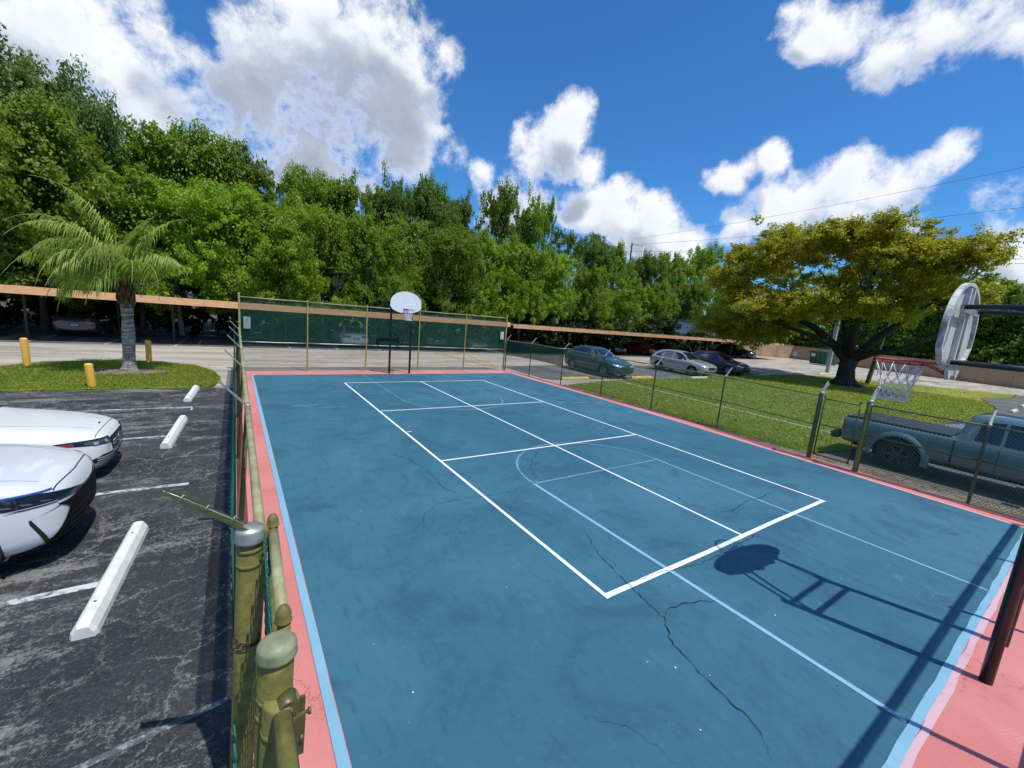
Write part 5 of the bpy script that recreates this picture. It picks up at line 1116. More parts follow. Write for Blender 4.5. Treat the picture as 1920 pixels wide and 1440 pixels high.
# leaning wooden pole and two grey poles by the big tree
M['wood'] = mat('old_pole_wood', (.17, .115, .045), .85, var=.3, vscale=3, bump=.5); M['paleg'] = mat('pole_pale_grey', (.30, .32, .33), .6, var=.2)
t = thing('utility_pole', 'wooden pole with pale conduit, leaning right beside the big tree trunk', 'pole', (44.2, 11.75, 0)); t.rotation_euler = (.075, 0, 0)
MB().tube([(0, 0, -.2), (0, -.05, 3.4), (0, -.1, 9.0)], [.17, .16, .13], 12).build('shaft', M['wood'], t); MB().tube([(-.16, -.12, -.1), (-.15, -.16, 3.2), (-.14, -.2, 7.0)], .05, 8).build('conduit', M['paleg'], t)
t = thing('lamp_pole', 'pale square pole seen through the fork of the big tree', 'pole', (52.0, 17.3, 0)); MB().box(-.15, .15, -.15, .15, -.1, 6.5, bev=.02).build('shaft', M['paleg'], t); MB().box(-.5, .2, -.2, .2, 6.5, 6.65, bev=.02).build('lamp_head', M['galv'], t)
# ------------------------------------------------------------------ white houses behind the trees
M['stucco'] = mat('white_stucco', (.62, .66, .70), .8, var=.08); M['sid'] = mat('pale_siding', (.50, .56, .60), .8, var=.1); M['tileroof'] = mat('red_tile_roof', (.28, .10, .07), .85, var=.3); M['greyroof'] = mat('grey_roof', (.14, .15, .17), .85, var=.2); M['glass'] = mat('window_glass', (.02, .03, .04), .12, spec=.6); M['frame'] = mat('window_frame_white', (.6, .62, .62), .5)
def house(label, x, y, rz, L_, D_, h, rh, wm, rm, wins, gable=True):
    t = thing('house', label, 'house', (x, y, 0), rz)
    mb = MB().box(-L_/2, L_/2, 0, D_, -.2, h)
    if gable: mb.add([(-L_/2, 0, h), (L_/2, 0, h), (0, 0, h+rh), (-L_/2, D_, h), (L_/2, D_, h), (0, D_, h+rh)], [(0, 1, 2), (5, 4, 3)])
    mb.build('wall', M[wm], t)
    for s_ in (-1, 1):
        o_ = .45; vs = [(s_*(L_/2+o_), -o_, h-.2*rh*.4), (0, -o_, h+rh+.02), (0, D_+o_, h+rh+.02), (s_*(L_/2+o_), D_+o_, h-.2*rh*.4)]; vs += [(a, b, c+.14) for a, b, c in vs]
        MB().add(vs, [(0, 1, 2, 3), (7, 6, 5, 4), (0, 4, 5, 1), (1, 5, 6, 2), (2, 6, 7, 3), (3, 7, 4, 0)]).build('roof', M[rm], t)
    for (wx, wz, ww, wh) in wins:
        f = MB().box(wx-ww/2-.08, wx+ww/2+.08, -.05, .0-.004, wz-.08, wz).box(wx-ww/2-.08, wx+ww/2+.08, -.05, -.004, wz+wh, wz+wh+.08).box(wx-ww/2-.08, wx-ww/2, -.05, -.004, wz, wz+wh).box(wx+ww/2, wx+ww/2+.08, -.05, -.004, wz, wz+wh).build('window', M['frame'], t)
        MB().box(wx-ww/2, wx+ww/2, -.02, -.006, wz, wz+wh).build('pane', M['glass'], f)
    return t
house('white gabled house with a blue-grey window band seen between trunks above the second carport', 57.5, 46.5, -.70, 4.2, 8, 3.2, 1.3, 'stucco', 'greyroof', [(0, 1.4, 2.6, 1.0)])
house('tall pale house with upper windows showing behind the trees left of the yellow tree', 66.5, 43.5, -.85, 6.6, 9, 4.6, .25, 'sid', 'greyroof', [(-1.8, 1.2, 1.2, 1.2), (-1.8, 3.3, .9, .8), (1.4, 1.2, 1.2, 1.2), (1.4, 3.3, .9, .8)], False)
house('bright white house wing beside the tall pale house, partly hidden by dark trunks', 73.5, 44.0, -.9, 6.0, 8, 4.2, .25, 'stucco', 'greyroof', [(-1.2, 1.0, 1.2, 1.1), (1.6, 1.0, 1.2, 1.1)], False)
house('low house with red tiled roof peeking over the end of the second carport', 92, 44, -1.05, 9, 8, 2.6, 1.9, 'wall', 'tileroof', [(-2, 1, 1.2, 1.1), (2, 1, 1.2, 1.1)])
# ------------------------------------------------------------------ power line
pl = thing('utility_pole', 'distant utility pole with crossarm and brackets rising over the dark trees', 'utility pole', (74.6, 66.1, 0))
MB().tube([(0, 0, -.3), (0, 0, 21.4)], [.24, .16], 10).build('shaft', M['bark_dk'], pl)
for z, l in ((20.6, 2.2), (19.4, 1.9), (18.3, 1.6)): MB().box(-l/2, l/2, -.07, .07, z, z+.16, M=Rz(.85)).build('crossarm', M['bark_dk'], pl)
for z, x in ((20.9, -.9), (20.9, .9), (19.7, -.8), (19.7, .8)): MB().lathe([(.05, 0), (.09, .05), (.06, .12), (.09, .18), (.04, .28), (0, .3)], 8, M=T(x*math.cos(.85), x*math.sin(.85), z-.15)).build('insulator', M['galv'], pl)
MB().tube([(1.6, -1.9, -.3), (1.6, -1.9, 20.8)], .12, 8).build('guy_pole', M['galv'], pl); MB().tube([(1.6, -1.9, 20.7), (.2, -.2, 21.2)], .06, 6).build('brace', M['galv'], pl)
p2_ = thing('utility_pole', 'utility pole beyond the right edge of the frame carrying the overhead wires', 'utility pole', (82, -32, 0)); MB().tube([(0, 0, -.3), (0, 0, 21.5)], [.24, .16], 10).build('shaft', M['bark_dk'], p2_)
M['cable'] = mat('cable_dark', (.03, .032, .04), .5)
def wire(label, a, b, sag, r=.022):
    a = Vector(a); b = Vector(b); P = []
    for k in range(41): t = k/40; p = a.lerp(b, t); p.z -= sag*4*t*(1-t); P.append(p)
    tag(MB().tube(P, r, 5).build('power_line', M['cable']), label, 'power line', 'overhead wires on the right')
wire('highest overhead wire crossing the cloud on the right', (74.6, 66.1, 22.2), (82, -32, 31), 1.5, .018)
wire('overhead wire passing behind the very top of the yellow tree', (74.6, 66.1, 21.0), (82, -32, 23.6), 1.5)
wire('overhead wire leaving the right side of the yellow crown', (74.6, 66.1, 19.6), (82, -32, 18.6), 1.6)
wire('upper of the two lowest overhead wires at the right edge', (74.6, 66.1, 18.4), (82, -32, 15.2), 1.6)
wire('lower of the two lowest overhead wires at the right edge', (74.6, 66.1, 17.9), (82, -32, 14.6), 1.6)

# ------------------------------------------------------------------ vehicles
def paint(name, col, rough=.25, metal=.0, flake=False):
    m = mat(name, col, rough, metal, coat=1.0, spec=.5); return m
P_ = {}
P_['white'] = paint('car_paint_white', (.80, .81, .82)); P_['pearl'] = paint('car_paint_silver_white', (.64, .67, .71), .28, .0); P_['silver'] = paint('car_paint_silver', (.42, .43, .44), .3, .5)
P_['navy'] = paint('car_paint_navy', (.020, .026, .045)); P_['black'] = paint('car_paint_black', (.008, .008, .010)); P_['slate'] = paint('car_paint_dark_green', (.016, .050, .055)); P_['grey'] = paint('car_paint_dark_grey', (.05, .055, .065))
P_['red'] = paint('car_paint_red', (.30, .015, .012)); P_['truck'] = paint('car_paint_grey_teal', (.090, .150, .160), .28, .2); P_['skyblue'] = paint('car_paint_pale_blue', (.32, .38, .44), .3, .3)
M['cglass'] = mat('car_glass', (.006, .008, .010), .03, spec=.9, coat=1); M['ctrim'] = mat('car_black_trim', (.012, .012, .013), .45); M['ctire'] = mat('tyre_rubber', (.014, .014, .014), .85, bump=.2); M['crim'] = mat('alloy_rim', (.38, .39, .41), .3, .8)
M['chrome'] = mat('chrome', (.75, .77, .8), .1, 1.0); M['tail'] = mat('tail_light_red', (.30, .006, .010), .15, coat=1); M['lamp'] = mat('headlight_glass', (.10, .12, .14), .06, .3, coat=1); M['lampw'] = mat('headlight_reflector', (.62, .68, .75), .15, .5, coat=1); M['lampdk'] = mat('headlight_dark_lens', (.010, .016, .030), .05, coat=1); M['lampblue'] = mat('headlight_blue_tint', (.015, .08, .30), .08, coat=1)
M['plate'] = mat('licence_plate', (.55, .57, .58), .5); M['well'] = mat('wheel_well', (.004, .004, .004), .95); M['amber'] = mat('reflector_orange_red', (.35, .03, .01), .2, coat=1)
M['under'] = mat('underbody', (.008, .008, .008), .9)
DG = None
def subsurf(me, lv=2):
    o = bpy.data.objects.new('tmp_body', me); C.objects.link(o); md = o.modifiers.new('s', 'SUBSURF'); md.levels = lv; md.render_levels = lv
    bpy.context.view_layer.update(); dg = bpy.context.evaluated_depsgraph_get(); ne = bpy.data.meshes.new_from_object(o.evaluated_get(dg)); bpy.data.objects.remove(o); return ne
def loft_body(st, wheels, R_, m, lv=2, wf=1.0):
    "st: (x, w, zb, zs, zc, wr): half width, underside, shoulder height, centre height, half width at the top"
    vs = []; fs = []; k = 0
    for (x, w_, zb, zs, zc, wr) in st:
        half = [(0, zb), (.72*w_, zb), (w_*.955, zb+.05), (w_, zb+.36*(zs-zb)), (w_*.995, zb+.72*(zs-zb)), (w_*.965, zs), (w_*.90*(1-.0)+0*wr, zs+.035) if zc-zs > .2 else (w_*.88, zs+.035), (wr+(.0 if zc-zs > .2 else .0), zc-.05 if zc-zs > .2 else max(zs+.045, zc-.02)), (wr*.80, zc-.008), (0, zc)]
        ring = half+[(-y, z) for y, z in half[-2:0:-1]]; n = len(ring); vs += [(x, y, z) for y, z in ring]
    for i in range(len(st)-1):
        for j in range(n): fs.append((i*n+j, i*n+(j+1) % n, (i+1)*n+(j+1) % n, (i+1)*n+j))
    # end caps as quads across the mirrored ring
    for i0, rev in ((0, False), ((len(st)-1)*n, True)):
        for j in range(n//2):
            a, b, c, d = j, j+1, (n-j-1) % n, (n-j) % n
            q = (a, b, c) if a == d else (a, b, d) if b == c else (a, b, c, d)
            q = tuple(i0+v for v in q); fs.append(tuple(reversed(q)) if not rev else q)
    me = bpy.data.meshes.new('body'); me.from_pydata(vs, [], fs); me.update(); ne = subsurf(me, lv)
    V = np.empty(len(ne.vertices)*3); ne.vertices.foreach_get('co', V); V = V.reshape(-1, 3)
    Q = [tuple(p.vertices) for p in ne.polygons]; inside = np.zeros(len(V), bool)
    for wx in wheels:
        dx = V[:, 0]-wx; dz = V[:, 2]-R_*.97; r = np.hypot(dx, dz); sel = (r < R_*1.20*wf) & (abs(V[:, 1]) > .52) & (V[:, 2] < R_*2.3)
        s_ = R_*1.20*wf/np.maximum(r[sel], 1e-4); V[sel, 0] = wx+dx[sel]*s_; V[sel, 2] = np.maximum(R_*.97+dz[sel]*s_, V[sel, 2]*0+.12); inside |= sel
    Q = [q for q in Q if not all(inside[v] for v in q)]
    out = bpy.data.meshes.new('body'); out.from_pydata([tuple(v) for v in V], [], Q); out.materials.append(m)
    out.polygons.foreach_set('use_smooth', [True]*len(Q)); out.update()
    bvh = BVHTree.FromPolygons([Vector(v) for v in V], Q)
    return out, bvh
def decal(bvh, rows, mode, m, name, parent, off=.006, cen=0.0):
    "rows: list of polylines of equal length, in 2-D coordinates of the projection; laid on the body surface"
    nu = len(rows[0]); vs = []; ok = []
    for row in rows:
        for (a, b) in row:
            if mode == 'L': o, d = Vector((a, 3, b)), Vector((0, -1, 0))
            elif mode == 'R': o, d = Vector((a, -3, b)), Vector((0, 1, 0))
            elif mode == 'F': o, d = Vector((6, a, b)), Vector((-1, 0, 0))
            elif mode == 'B': o, d = Vector((-6, a, b)), Vector((1, 0, 0))
            elif mode == 'T': o, d = Vector((a, b, 4)), Vector((0, 0, -1))
            else:   # 'C': angle about a vertical axis at x=cen, height
                d = Vector((-math.cos(a), -math.sin(a), 0)); o = Vector((cen, 0, b))-d*6
            h = bvh.ray_cast(o, d)
            if h[0] is None: vs.append(o*0); ok.append(False)
            else:
                nn = h[1] if h[1].dot(d) < 0 else -h[1]
                vs.append(h[0]+nn*off); ok.append(True)
    fs = []
    for i in range(len(rows)-1):
        for j in range(nu-1):
            q = (i*nu+j, i*nu+j+1, (i+1)*nu+j+1, (i+1)*nu+j)
            if all(ok[v] for v in q):
                p = [vs[v] for v in q]
                if max((p[k]-p[(k+1) % 4]).length for k in range(4)) < .5: fs.append(q)
    if not fs: return None
    mb = MB().add(vs, fs, 0, True); me = mb.mesh(name, [m])
    # drop unused vertices and orient outward
    import bmesh
    bm = bmesh.new(); bm.from_mesh(me); bmesh.ops.delete(bm, geom=[v for v in bm.verts if not v.link_faces], context='VERTS'); bm.to_mesh(me); bm.free()
    return link_mesh(name, me, parent)
def band(p0, p1, n=10, k=5):
    "rows between two polylines (lower, upper), resampled to n points"
    def rs(p):
        p = [Vector(q) for q in p]; L_ = [0]
        for a, b in zip(p[:-1], p[1:]): L_.append(L_[-1]+(b-a).length)
        out = []
        for i in range(n):
            s_ = L_[-1]*i/(n-1); j = max(0, min(len(p)-2, next((q for q in range(len(L_)-1) if L_[q+1] >= s_-1e-9), len(p)-2))); f = (s_-L_[j])/max(L_[j+1]-L_[j], 1e-9); out.append(p[j].lerp(p[j+1], f))
        return out
    a = rs(p0); b = rs(p1); return [[tuple(a[i].lerp(b[i], r/(k-1))) for i in range(n)] for r in range(k)]
_wh = {}
M['grey_rim'] = mat('dark_alloy_rim', (.05, .052, .055), .4, .6)
def wheel(parent, x, y, R_, style='alloy'):
    key = (round(R_, 3), style, y > 0)
    w_ = .215; s_ = 1 if y > 0 else -1
    if key not in _wh:
        A = T(0, 0, 0) @ Rx(-PI/2*s_)
        ty = MB().lathe([(R_*.60, -w_/2+.02), (R_*.66, -w_/2), (R_*.93, -w_/2+.004), (R_*.99, -w_/2+.03), (R_, -w_/4), (R_, w_/4), (R_*.99, w_/2-.03), (R_*.93, w_/2-.004), (R_*.66, w_/2), (R_*.60, w_/2-.02)], 30, M=A)
        if style == 'off':
            for k in range(26): a = 2*PI*k/26; ty.box(R_*.96, R_*1.03, -.03, .03, -w_/2+.01, w_/2-.01, M=A @ Rz(a))
        rm = MB(); rm.lathe([(R_*.62, w_/2-.005), (R_*.57, w_/2-.012), (R_*.55, w_/2-.06), (R_*.55, -w_/2+.03), (0, -w_/2+.03)], 26, 1, M=A)
        rm.lathe([(R_*.62, w_/2-.012), (R_*.62, w_/2-.002), (R_*.57, w_/2-.002), (R_*.55, w_/2-.02)], 26, 0, M=A)
        ns = 10 if style == 'alloy' else 6
        for k in range(ns):
            a = 2*PI*k/ns; dw = .018 if ns == 10 else .035
            rm.add([A @ Rz(a) @ Vector(p) for p in [(R_*.10, -dw, w_/2-.03), (R_*.10, dw, w_/2-.03), (R_*.56, dw*.8, w_/2-.012), (R_*.56, -dw*.8, w_/2-.012), (R_*.10, -dw, w_/2-.07), (R_*.10, dw, w_/2-.07), (R_*.56, dw*.8, w_/2-.05), (R_*.56, -dw*.8, w_/2-.05)]], [(0, 1, 2, 3), (7, 6, 5, 4), (0, 4, 5, 1), (1, 5, 6, 2), (2, 6, 7, 3), (3, 7, 4, 0)], 0)
        rm.lathe([(R_*.15, w_/2-.06), (R_*.15, w_/2-.028), (R_*.10, w_/2-.018), (0, w_/2-.016)], 14, 0, M=A)
        _wh[key] = (ty.mesh('tyre', [M['ctire']]), rm.mesh('rim', [M['crim'] if style == 'alloy' else M['grey_rim'], M['well']]))
    we = bpy.data.objects.new('wheel', None); C.objects.link(we); we.parent = parent; we.location = (x, y, R_); we.empty_display_size = .1
    link_mesh('tyre', _wh[key][0], we); link_mesh('rim', _wh[key][1], we)
def arcwell(parent, x, y, R_, inner):
    s_ = 1 if y > 0 else -1; vs = []; fs = []; n = 16; rr = R_*1.21
    for k in range(n+1):
        a = PI*k/n*1.16-.25
        for yy in (s_*(abs(y)+.09), s_*inner): vs.append((x+rr*math.cos(a), yy, R_*.97+rr*math.sin(a)))
    for k in range(n): fs.append((2*k, 2*k+1, 2*k+3, 2*k+2))
    b = len(vs); vs.append((x, s_*inner, R_*.5))
    for k in range(n): fs.append((b, 2*k+1, 2*k+3))
    MB().add(vs, fs).build('wheel_well', M['well'], parent)
SEDAN = [(2.34, .50, .34, .56, .60, .40), (2.29, .74, .24, .62, .68, .56), (2.12, .86, .20, .68, .76, .66), (1.75, .90, .17, .76, .85, .68), (1.30, .91, .17, .83, .93, .68), (.95, .91, .17, .87, .98, .66), (.72, .91, .17, .88, 1.10, .62), (.25, .91, .17, .89, 1.36, .54), (-.10, .91, .17, .90, 1.43, .53), (-.60, .91, .17, .91, 1.43, .52), (-1.05, .91, .17, .93, 1.34, .52), (-1.50, .90, .19, .96, 1.12, .56), (-1.78, .90, .21, .97, 1.05, .64), (-2.10, .87, .25, .95, 1.04, .66), (-2.28, .80, .32, .86, .98, .60), (-2.34, .64, .40, .74, .82, .48)]
SUV = [(2.34, .52, .34, .66, .72, .42), (2.28, .78, .25, .74, .82, .58), (2.02, .88, .21, .84, .94, .68), (1.50, .93, .20, .92, 1.04, .70), (1.08, .94, .20, .96, 1.09, .68), (.85, .94, .20, .97, 1.20, .66), (.30, .94, .20, .98, 1.53, .59), (-.05, .94, .20, .99, 1.62, .58), (-.80, .94, .20, 1.0, 1.64, .57), (-1.50, .93, .20, 1.03, 1.58, .56), (-1.90, .92, .22, 1.06, 1.44, .55), (-2.15, .89, .26, 1.04, 1.16, .60), (-2.28, .82, .32, .94, 1.02, .60), (-2.34, .66, .42, .82, .88, .48)]
def roofz(st, x):
    xs = [s[0] for s in st][::-1]; return float(np.interp(x, xs, [s[4] for s in st][::-1])), float(np.interp(x, xs, [s[3] for s in st][::-1])), float(np.interp(x, xs, [s[5] for s in st][::-1])), float(np.interp(x, xs, [s[1] for s in st][::-1]))
_bodies = {}
def car(kind, pk, label, loc, rz, cat='car', grp=None, sc=(1, 1, 1), detail=2, name='parked_car', rear_light='wide'):
    st = SEDAN if kind == 'sedan' else SUV; R_ = .325 if kind == 'sedan' else .355; wh = (1.40, -1.36)
    t = thing(name, label, cat, loc, rz, grp); t.scale = sc
    if kind not in _bodies: _bodies[kind] = loft_body(st, wh, R_, P_[pk])
    me, bvh = _bodies[kind]
    b = link_mesh('body', me, t); b.material_slots[0].link = 'OBJECT'; b.material_slots[0].material = P_[pk]
    D = lambda rows, mode, m, nm, par=t, off=.006, cen=0: decal(bvh, rows, mode, M[m] if isinstance(m, str) else m, nm, par, off, cen)
    su = kind != 'sedan'
    # side windows
    def top(x): zc, zs, wr, w_ = roofz(st, x); return max(zs+.06, zc-.115 if x > -1.2 else zc-.13)
    def bot(x): zc, zs, wr, w_ = roofz(st, x); return zs+.052
    a0, a1 = (.78, -1.18) if not su else (.80, -1.10); mid = -.32
    for md in 'LR':
        for (x0, x1) in ((a0, mid+.035), (mid-.035, a1)):
            xs = [x0+(x1-x0)*i/9 for i in range(10)]
            D(band([(x, bot(x)) for x in xs], [(x, top(x)) for x in xs], 10, 6), md, 'cglass', 'side_window')
        if su:
            xs = [-1.17-(.62)*i/7 for i in range(8)]; D(band([(x, bot(x)) for x in xs], [(x, max(bot(x)+.01, top(x)-.03*i)) for i, x in enumerate(xs)], 8, 5), md, 'cglass', 'quarter_window')
    zc = lambda x: roofz(st, x)[0]
    x0, x1 = (.93, .12) if not su else (1.03, .18)
    rows = [[(x0+(x1-x0)*u/7, y*(roofz(st, x0+(x1-x0)*u/7)[2]*.97+.04*(1-u/7))) for y in np.linspace(-1, 1, 13)] for u in range(8)]
    D(rows, 'T', 'cglass', 'windscreen')
    if su:
        rows = [[(y*.56, 1.08+.44*u/5*1.0) for y in np.linspace(-1, 1, 11)] for u in range(6)]
        D(rows, 'B', 'cglass', 'rear_window')
    else:
        x0, x1 = (-1.66, -.98); rows = [[(x0+(x1-x0)*u/7, y*(roofz(st, x0+(x1-x0)*u/7)[2]*.93)) for y in np.linspace(-1, 1, 13)] for u in range(8)]; D(rows, 'T', 'cglass', 'rear_window')
    # seams, sills, handles
    if detail > 1:
        for md, s_ in (('L', 1), ('R', -1)):
            for x in (.88, mid, -1.12): D(band([(x, .30), (x-.01, .92)], [(x+.012, .30), (x+.002, .92)], 8, 2), md, 'ctrim', 'door_seam', off=.003)
            D(band([(1.0, .24), (-.95, .24)], [(1.0, .31), (-.95, .31)], 12, 2), md, 'ctrim', 'sill', off=.004)
            for x in (-.12, -.92):
                hh = D(band([(x, .80), (x-.16, .805)], [(x, .825), (x-.16, .83)], 4, 2), md, pk and P_[pk], 'door_handle', off=.022)
        for s_ in (-1, 1):
            w_ = roofz(st, .7)[3]; z = .97 if not su else 1.06
            MB().lathe([(0, -.10), (.05, -.085), (.072, -.03), (.075, .03), (.05, .085), (0, .10)], 10, M=T(.66, s_*(w_+.07), z) @ Rx(PI/2) @ Matrix.Diagonal((1.0, .75, 1, 1))).build('mirror', P_[pk], t)
    # front
    zf = 0 if not su else .10
    for s_ in (-1, 1):
        ang = [s_*a for a in (.30, .42, .55, .68, .80, .90)]
        D(band([(a, .555+zf+.02*i) for i, a in enumerate(ang)], [(a, .655+zf+.018*i) for i, a in enumerate(ang)], 9, 4), 'C', 'lampw', 'headlight', off=.007, cen=1.35)
        if s_*1 == s_: D(band([(a, .54+zf+.02*i) for i, a in enumerate(ang)], [(a, .556+zf+.02*i) for i, a in enumerate(ang)], 9, 2), 'C', 'ctrim', 'headlight_trim', off=.009, cen=1.35)
        D(band([(s_*.50, .30+zf*.6), (s_*.72, .32+zf*.6)], [(s_*.52, .42+zf*.6), (s_*.74, .44+zf*.6)], 5, 3), 'F', 'ctrim', 'fog_lamp', off=.005)
    gr = D(band([(-.38, .44+zf), (.38, .44+zf)], [(-.48, .62+zf), (.48, .62+zf)], 12, 4), 'F', 'ctrim', 'grille', off=.008)
    if gr:
        for z in (.49, .54, .59): D(band([(-.42, z+zf), (.42, z+zf)], [(-.42, z+.012+zf), (.42, z+.012+zf)], 10, 2), 'F', 'chrome', 'grille_bar', off=.016)
    D(band([(-.60, .27), (.60, .27)], [(-.50, .37+zf*.6), (.50, .37+zf*.6)], 12, 3), 'F', 'ctrim', 'lower_intake', off=.006)
    # rear
    zt = .0 if not su else .12
    for s_ in (-1, 1):
        ang = [PI-s_*a for a in (.34, .46, .58, .70, .80)]
        D(band([(a, .73+zt) for a in ang], [(a, .87+zt) for a in ang], 8, 4), 'C', 'tail', 'tail_light', off=.008, cen=-1.35)
    pr = D(band([(-.20, .60+zt), (.20, .60+zt)], [(-.20, .74+zt), (.20, .74+zt)], 5, 3), 'B', 'ctrim', 'plate_recess', off=.004)
    D(band([(-.155, .615+zt), (.155, .615+zt)], [(-.155, .725+zt), (.155, .725+zt)], 5, 3), 'B', 'plate', 'licence_plate', off=.016)
    D(band([(-.60, .34), (.60, .34)], [(-.66, .42), (.66, .42)], 12, 2), 'B', 'ctrim', 'rear_bumper_trim', off=.006)
    for x in wh:
        for s_ in (-1, 1):
            y = s_*(roofz(st, x)[3]-.125); wheel(t, x, y, R_); arcwell(t, x, y, R_, .55)
    return t, D
G1 = 'cars under the first carport'
car('sedan', 'grey', 'dark grey sedan under the carport at far left, tail lights towards the camera', (-6.95, 33.3, -.02), PI/2, grp=G1)
t, D = car('sedan', 'white', 'white sedan with an open-boot crease seen from behind through the tall fence', (6.85, 31.25, -.02), PI/2, grp=G1)
car('sedan', 'black', 'dark sedan barely visible through the tall fence, right of the far hoop', (13.1, 32.2, -.02), PI/2, grp=G1)
car('sedan', 'silver', 'silver-white car angled nose-out behind the right bays of the tall fence', (16.0, 31.3, -.02), -PI/2+.30, grp=G1)
car('suv', 'silver', 'silver SUV parked crosswise, in front of the second carport', (27.35, 18.05, -.02), -PI/2, grp='cars in the open bays')
car('suv', 'navy', 'navy blue SUV parked just right of the silver one', (32.5, 18.3, -.02), -PI/2, grp='cars in the open bays')
car('suv', 'slate', 'dark green car behind the low fence, nearest to the tall fence corner', (18.95, 18.35, -.02), -PI/2, grp='cars in the open bays')
G2 = 'cars under the second carport'
car('sedan', 'black', 'black car in the shade of the second carport, left of the red car', (33.6, 31.6, -.02), -PI/2, grp=G2, detail=1)
car('sedan', 'red', 'red car in the shade of the second carport above the silver SUV tail', (38.9, 31.4, -.02), -PI/2, grp=G2, detail=1)
car('sedan', 'grey', 'dark grey car in the shade of the second carport behind the silver SUV', (44.2, 31.6, -.02), -PI/2, grp=G2, detail=1)
car('suv', 'black', 'black SUV with its nose in the sun at the far end of the second carport', (58.6, 30.7, -.02), -PI/2+.15, grp=G2, sc=(1.08, 1.05, 1.1), detail=1)
car('sedan', 'grey', 'pale car deep under the second carport just right of the tall fence corner', (22.5, 32.6, -.02), PI/2, grp=G2, detail=1)
car('suv', 'white', 'white car whose roof just shows above the tan wall at the right', (74.5, 7.6, .42), 1.35, detail=1)
car('suv', 'skyblue', 'pale blue car nose-in beyond the pickup truck', (19.1, .75, -.02), PI/2)
# emblem on the white sedan's boot
# ------------------------------------------------------------------ pickup truck
TR = [(3.13, 0.55, 0.45, 0.86, 0.9, 0.45), (3.08, 0.84, 0.42, 0.92, 1.0, 0.62), (2.83, 0.92, 0.4, 0.98, 1.08, 0.72), (2.18, 0.94, 0.4, 1.02, 1.14, 0.74), (1.63, 0.94, 0.4, 1.06, 1.18, 0.72), (1.4, 0.94, 0.4, 1.07, 1.28, 0.7), (1.0, 0.94, 0.4, 1.08, 1.66, 0.64), (0.73, 0.94, 0.4, 1.08, 1.76, 0.63), (0.08, 0.94, 0.4, 1.09, 1.78, 0.62), (-0.32, 0.94, 0.4, 1.09, 1.76, 0.62), (-0.42, 0.94, 0.4, 1.09, 1.68, 0.62), (-0.49, 0.94, 0.4, 1.09, 1.4, 0.66), (-0.52, 0.94, 0.4, 1.1, 1.18, 0.72), (-0.67, 0.94, 0.4, 1.1, 1.155, 0.78), (-1.2, 0.94, 0.4, 1.1, 1.15, 0.8), (-1.8, 0.94, 0.4, 1.1, 1.15, 0.8), (-2.2, 0.94, 0.4, 1.1, 1.15, 0.8), (-2.62, 0.93, 0.42, 1.1, 1.15, 0.8), (-2.68, 0.92, 0.44, 1.08, 1.14, 0.8), (-2.7, 0.9, 0.46, 1.05, 1.1, 0.78)]
tr = thing('pickup_truck', 'grey-teal pickup truck with black bed cover parked behind the right fence, tailgate to the left', 'pickup truck', (15.00, 1.38, -.02), -PI/2)
R_ = .40; tme, tb = loft_body(TR, (2.15, -1.48), R_, P_['truck'], wf=1.04)
tbody = link_mesh('body', tme, tr)
D = lambda rows, mode, m, nm, off=.006, cen=0, par=tr: decal(tb, rows, mode, M[m] if isinstance(m, str) else m, nm, par, off, cen)
for md in 'LR':
    D(band([(1.18, 1.15), (0.38, 1.155), (0.22, 1.16)], [(0.88, 1.56), (0.38, 1.64), (0.22, 1.64)], 12, 6), md, 'cglass', 'side_window')
    D(band([(0.16, 1.16), (-0.24, 1.17)], [(0.16, 1.64), (-0.18, 1.60)], 8, 6), md, 'cglass', 'side_window')
    D(band([(-0.505, .42), (-0.505, 1.13)], [(-0.545, .42), (-0.545, 1.13)], 12, 3), md, 'ctrim', 'cab_gap', off=.004)
    D(band([(1.36, .45), (1.34, 1.06)], [(1.38, .45), (1.35, 1.06)], 8, 2), md, 'ctrim', 'door_seam', off=.003)
    D(band([(0.19, .45), (0.19, 1.12)], [(0.175, .45), (0.175, 1.12)], 8, 2), md, 'ctrim', 'door_seam', off=.003)
    D(band([(1.68, .44), (-0.52, .44)], [(1.68, .50), (-0.52, .50)], 14, 2), md, 'ctrim', 'sill', off=.004)
    D(band([(0.08, .93), (-0.14, .935)], [(0.08, .965), (-0.14, .97)], 4, 2), md, P_['truck'], 'door_handle', off=.028)
    D(band([(-2.62, .78), (-2.66, .78)], [(-2.60, 1.03), (-2.655, 1.03)], 3, 6), md, 'tail', 'tail_light', off=.010)
    # flared arch over the rear and front wheels: a ring standing proud
for wx in (2.15, -1.48):
    for s_ in (-1, 1):
        vs = []; n = 20; r0, r1 = R_*1.24, R_*1.24+.13
        for k in range(n+1):
            a = PI*k/n*1.12-.19
            for (rr, oo) in ((r0, .075), (r0+.025, .085), (r0+.07, .065), (r1, .0)): vs.append((wx+rr*math.cos(a), s_*(.915+oo), R_*.97+rr*math.sin(a)))
        fs = [(k*4+j, k*4+j+1, (k+1)*4+j+1, (k+1)*4+j) for k in range(n) for j in range(3)]
        MB().add(vs, fs, 0, True).build('wheel_arch_flare', P_['truck'], tr); wheel(tr, wx, s_*.80, R_, 'off'); arcwell(tr, wx, s_*.78, R_, .5)
tailz = D(band([(-.90, .74), (-.74, .74)], [(-.90, 1.04), (-.74, 1.04)], 4, 6), 'B', 'tail', 'tail_light', off=.010); D(band([(.74, .74), (.90, .74)], [(.74, 1.04), (.90, 1.04)], 4, 6), 'B', 'tail', 'tail_light', off=.010)
for (y0, y1, z0, z1) in [(-.72, -.705, .60, 1.10), (.705, .72, .60, 1.10)]: D(band([(y0, z0), (y1, z0)], [(y0, z1), (y1, z1)], 2, 6), 'B', 'ctrim', 'tailgate_seam', off=.003)
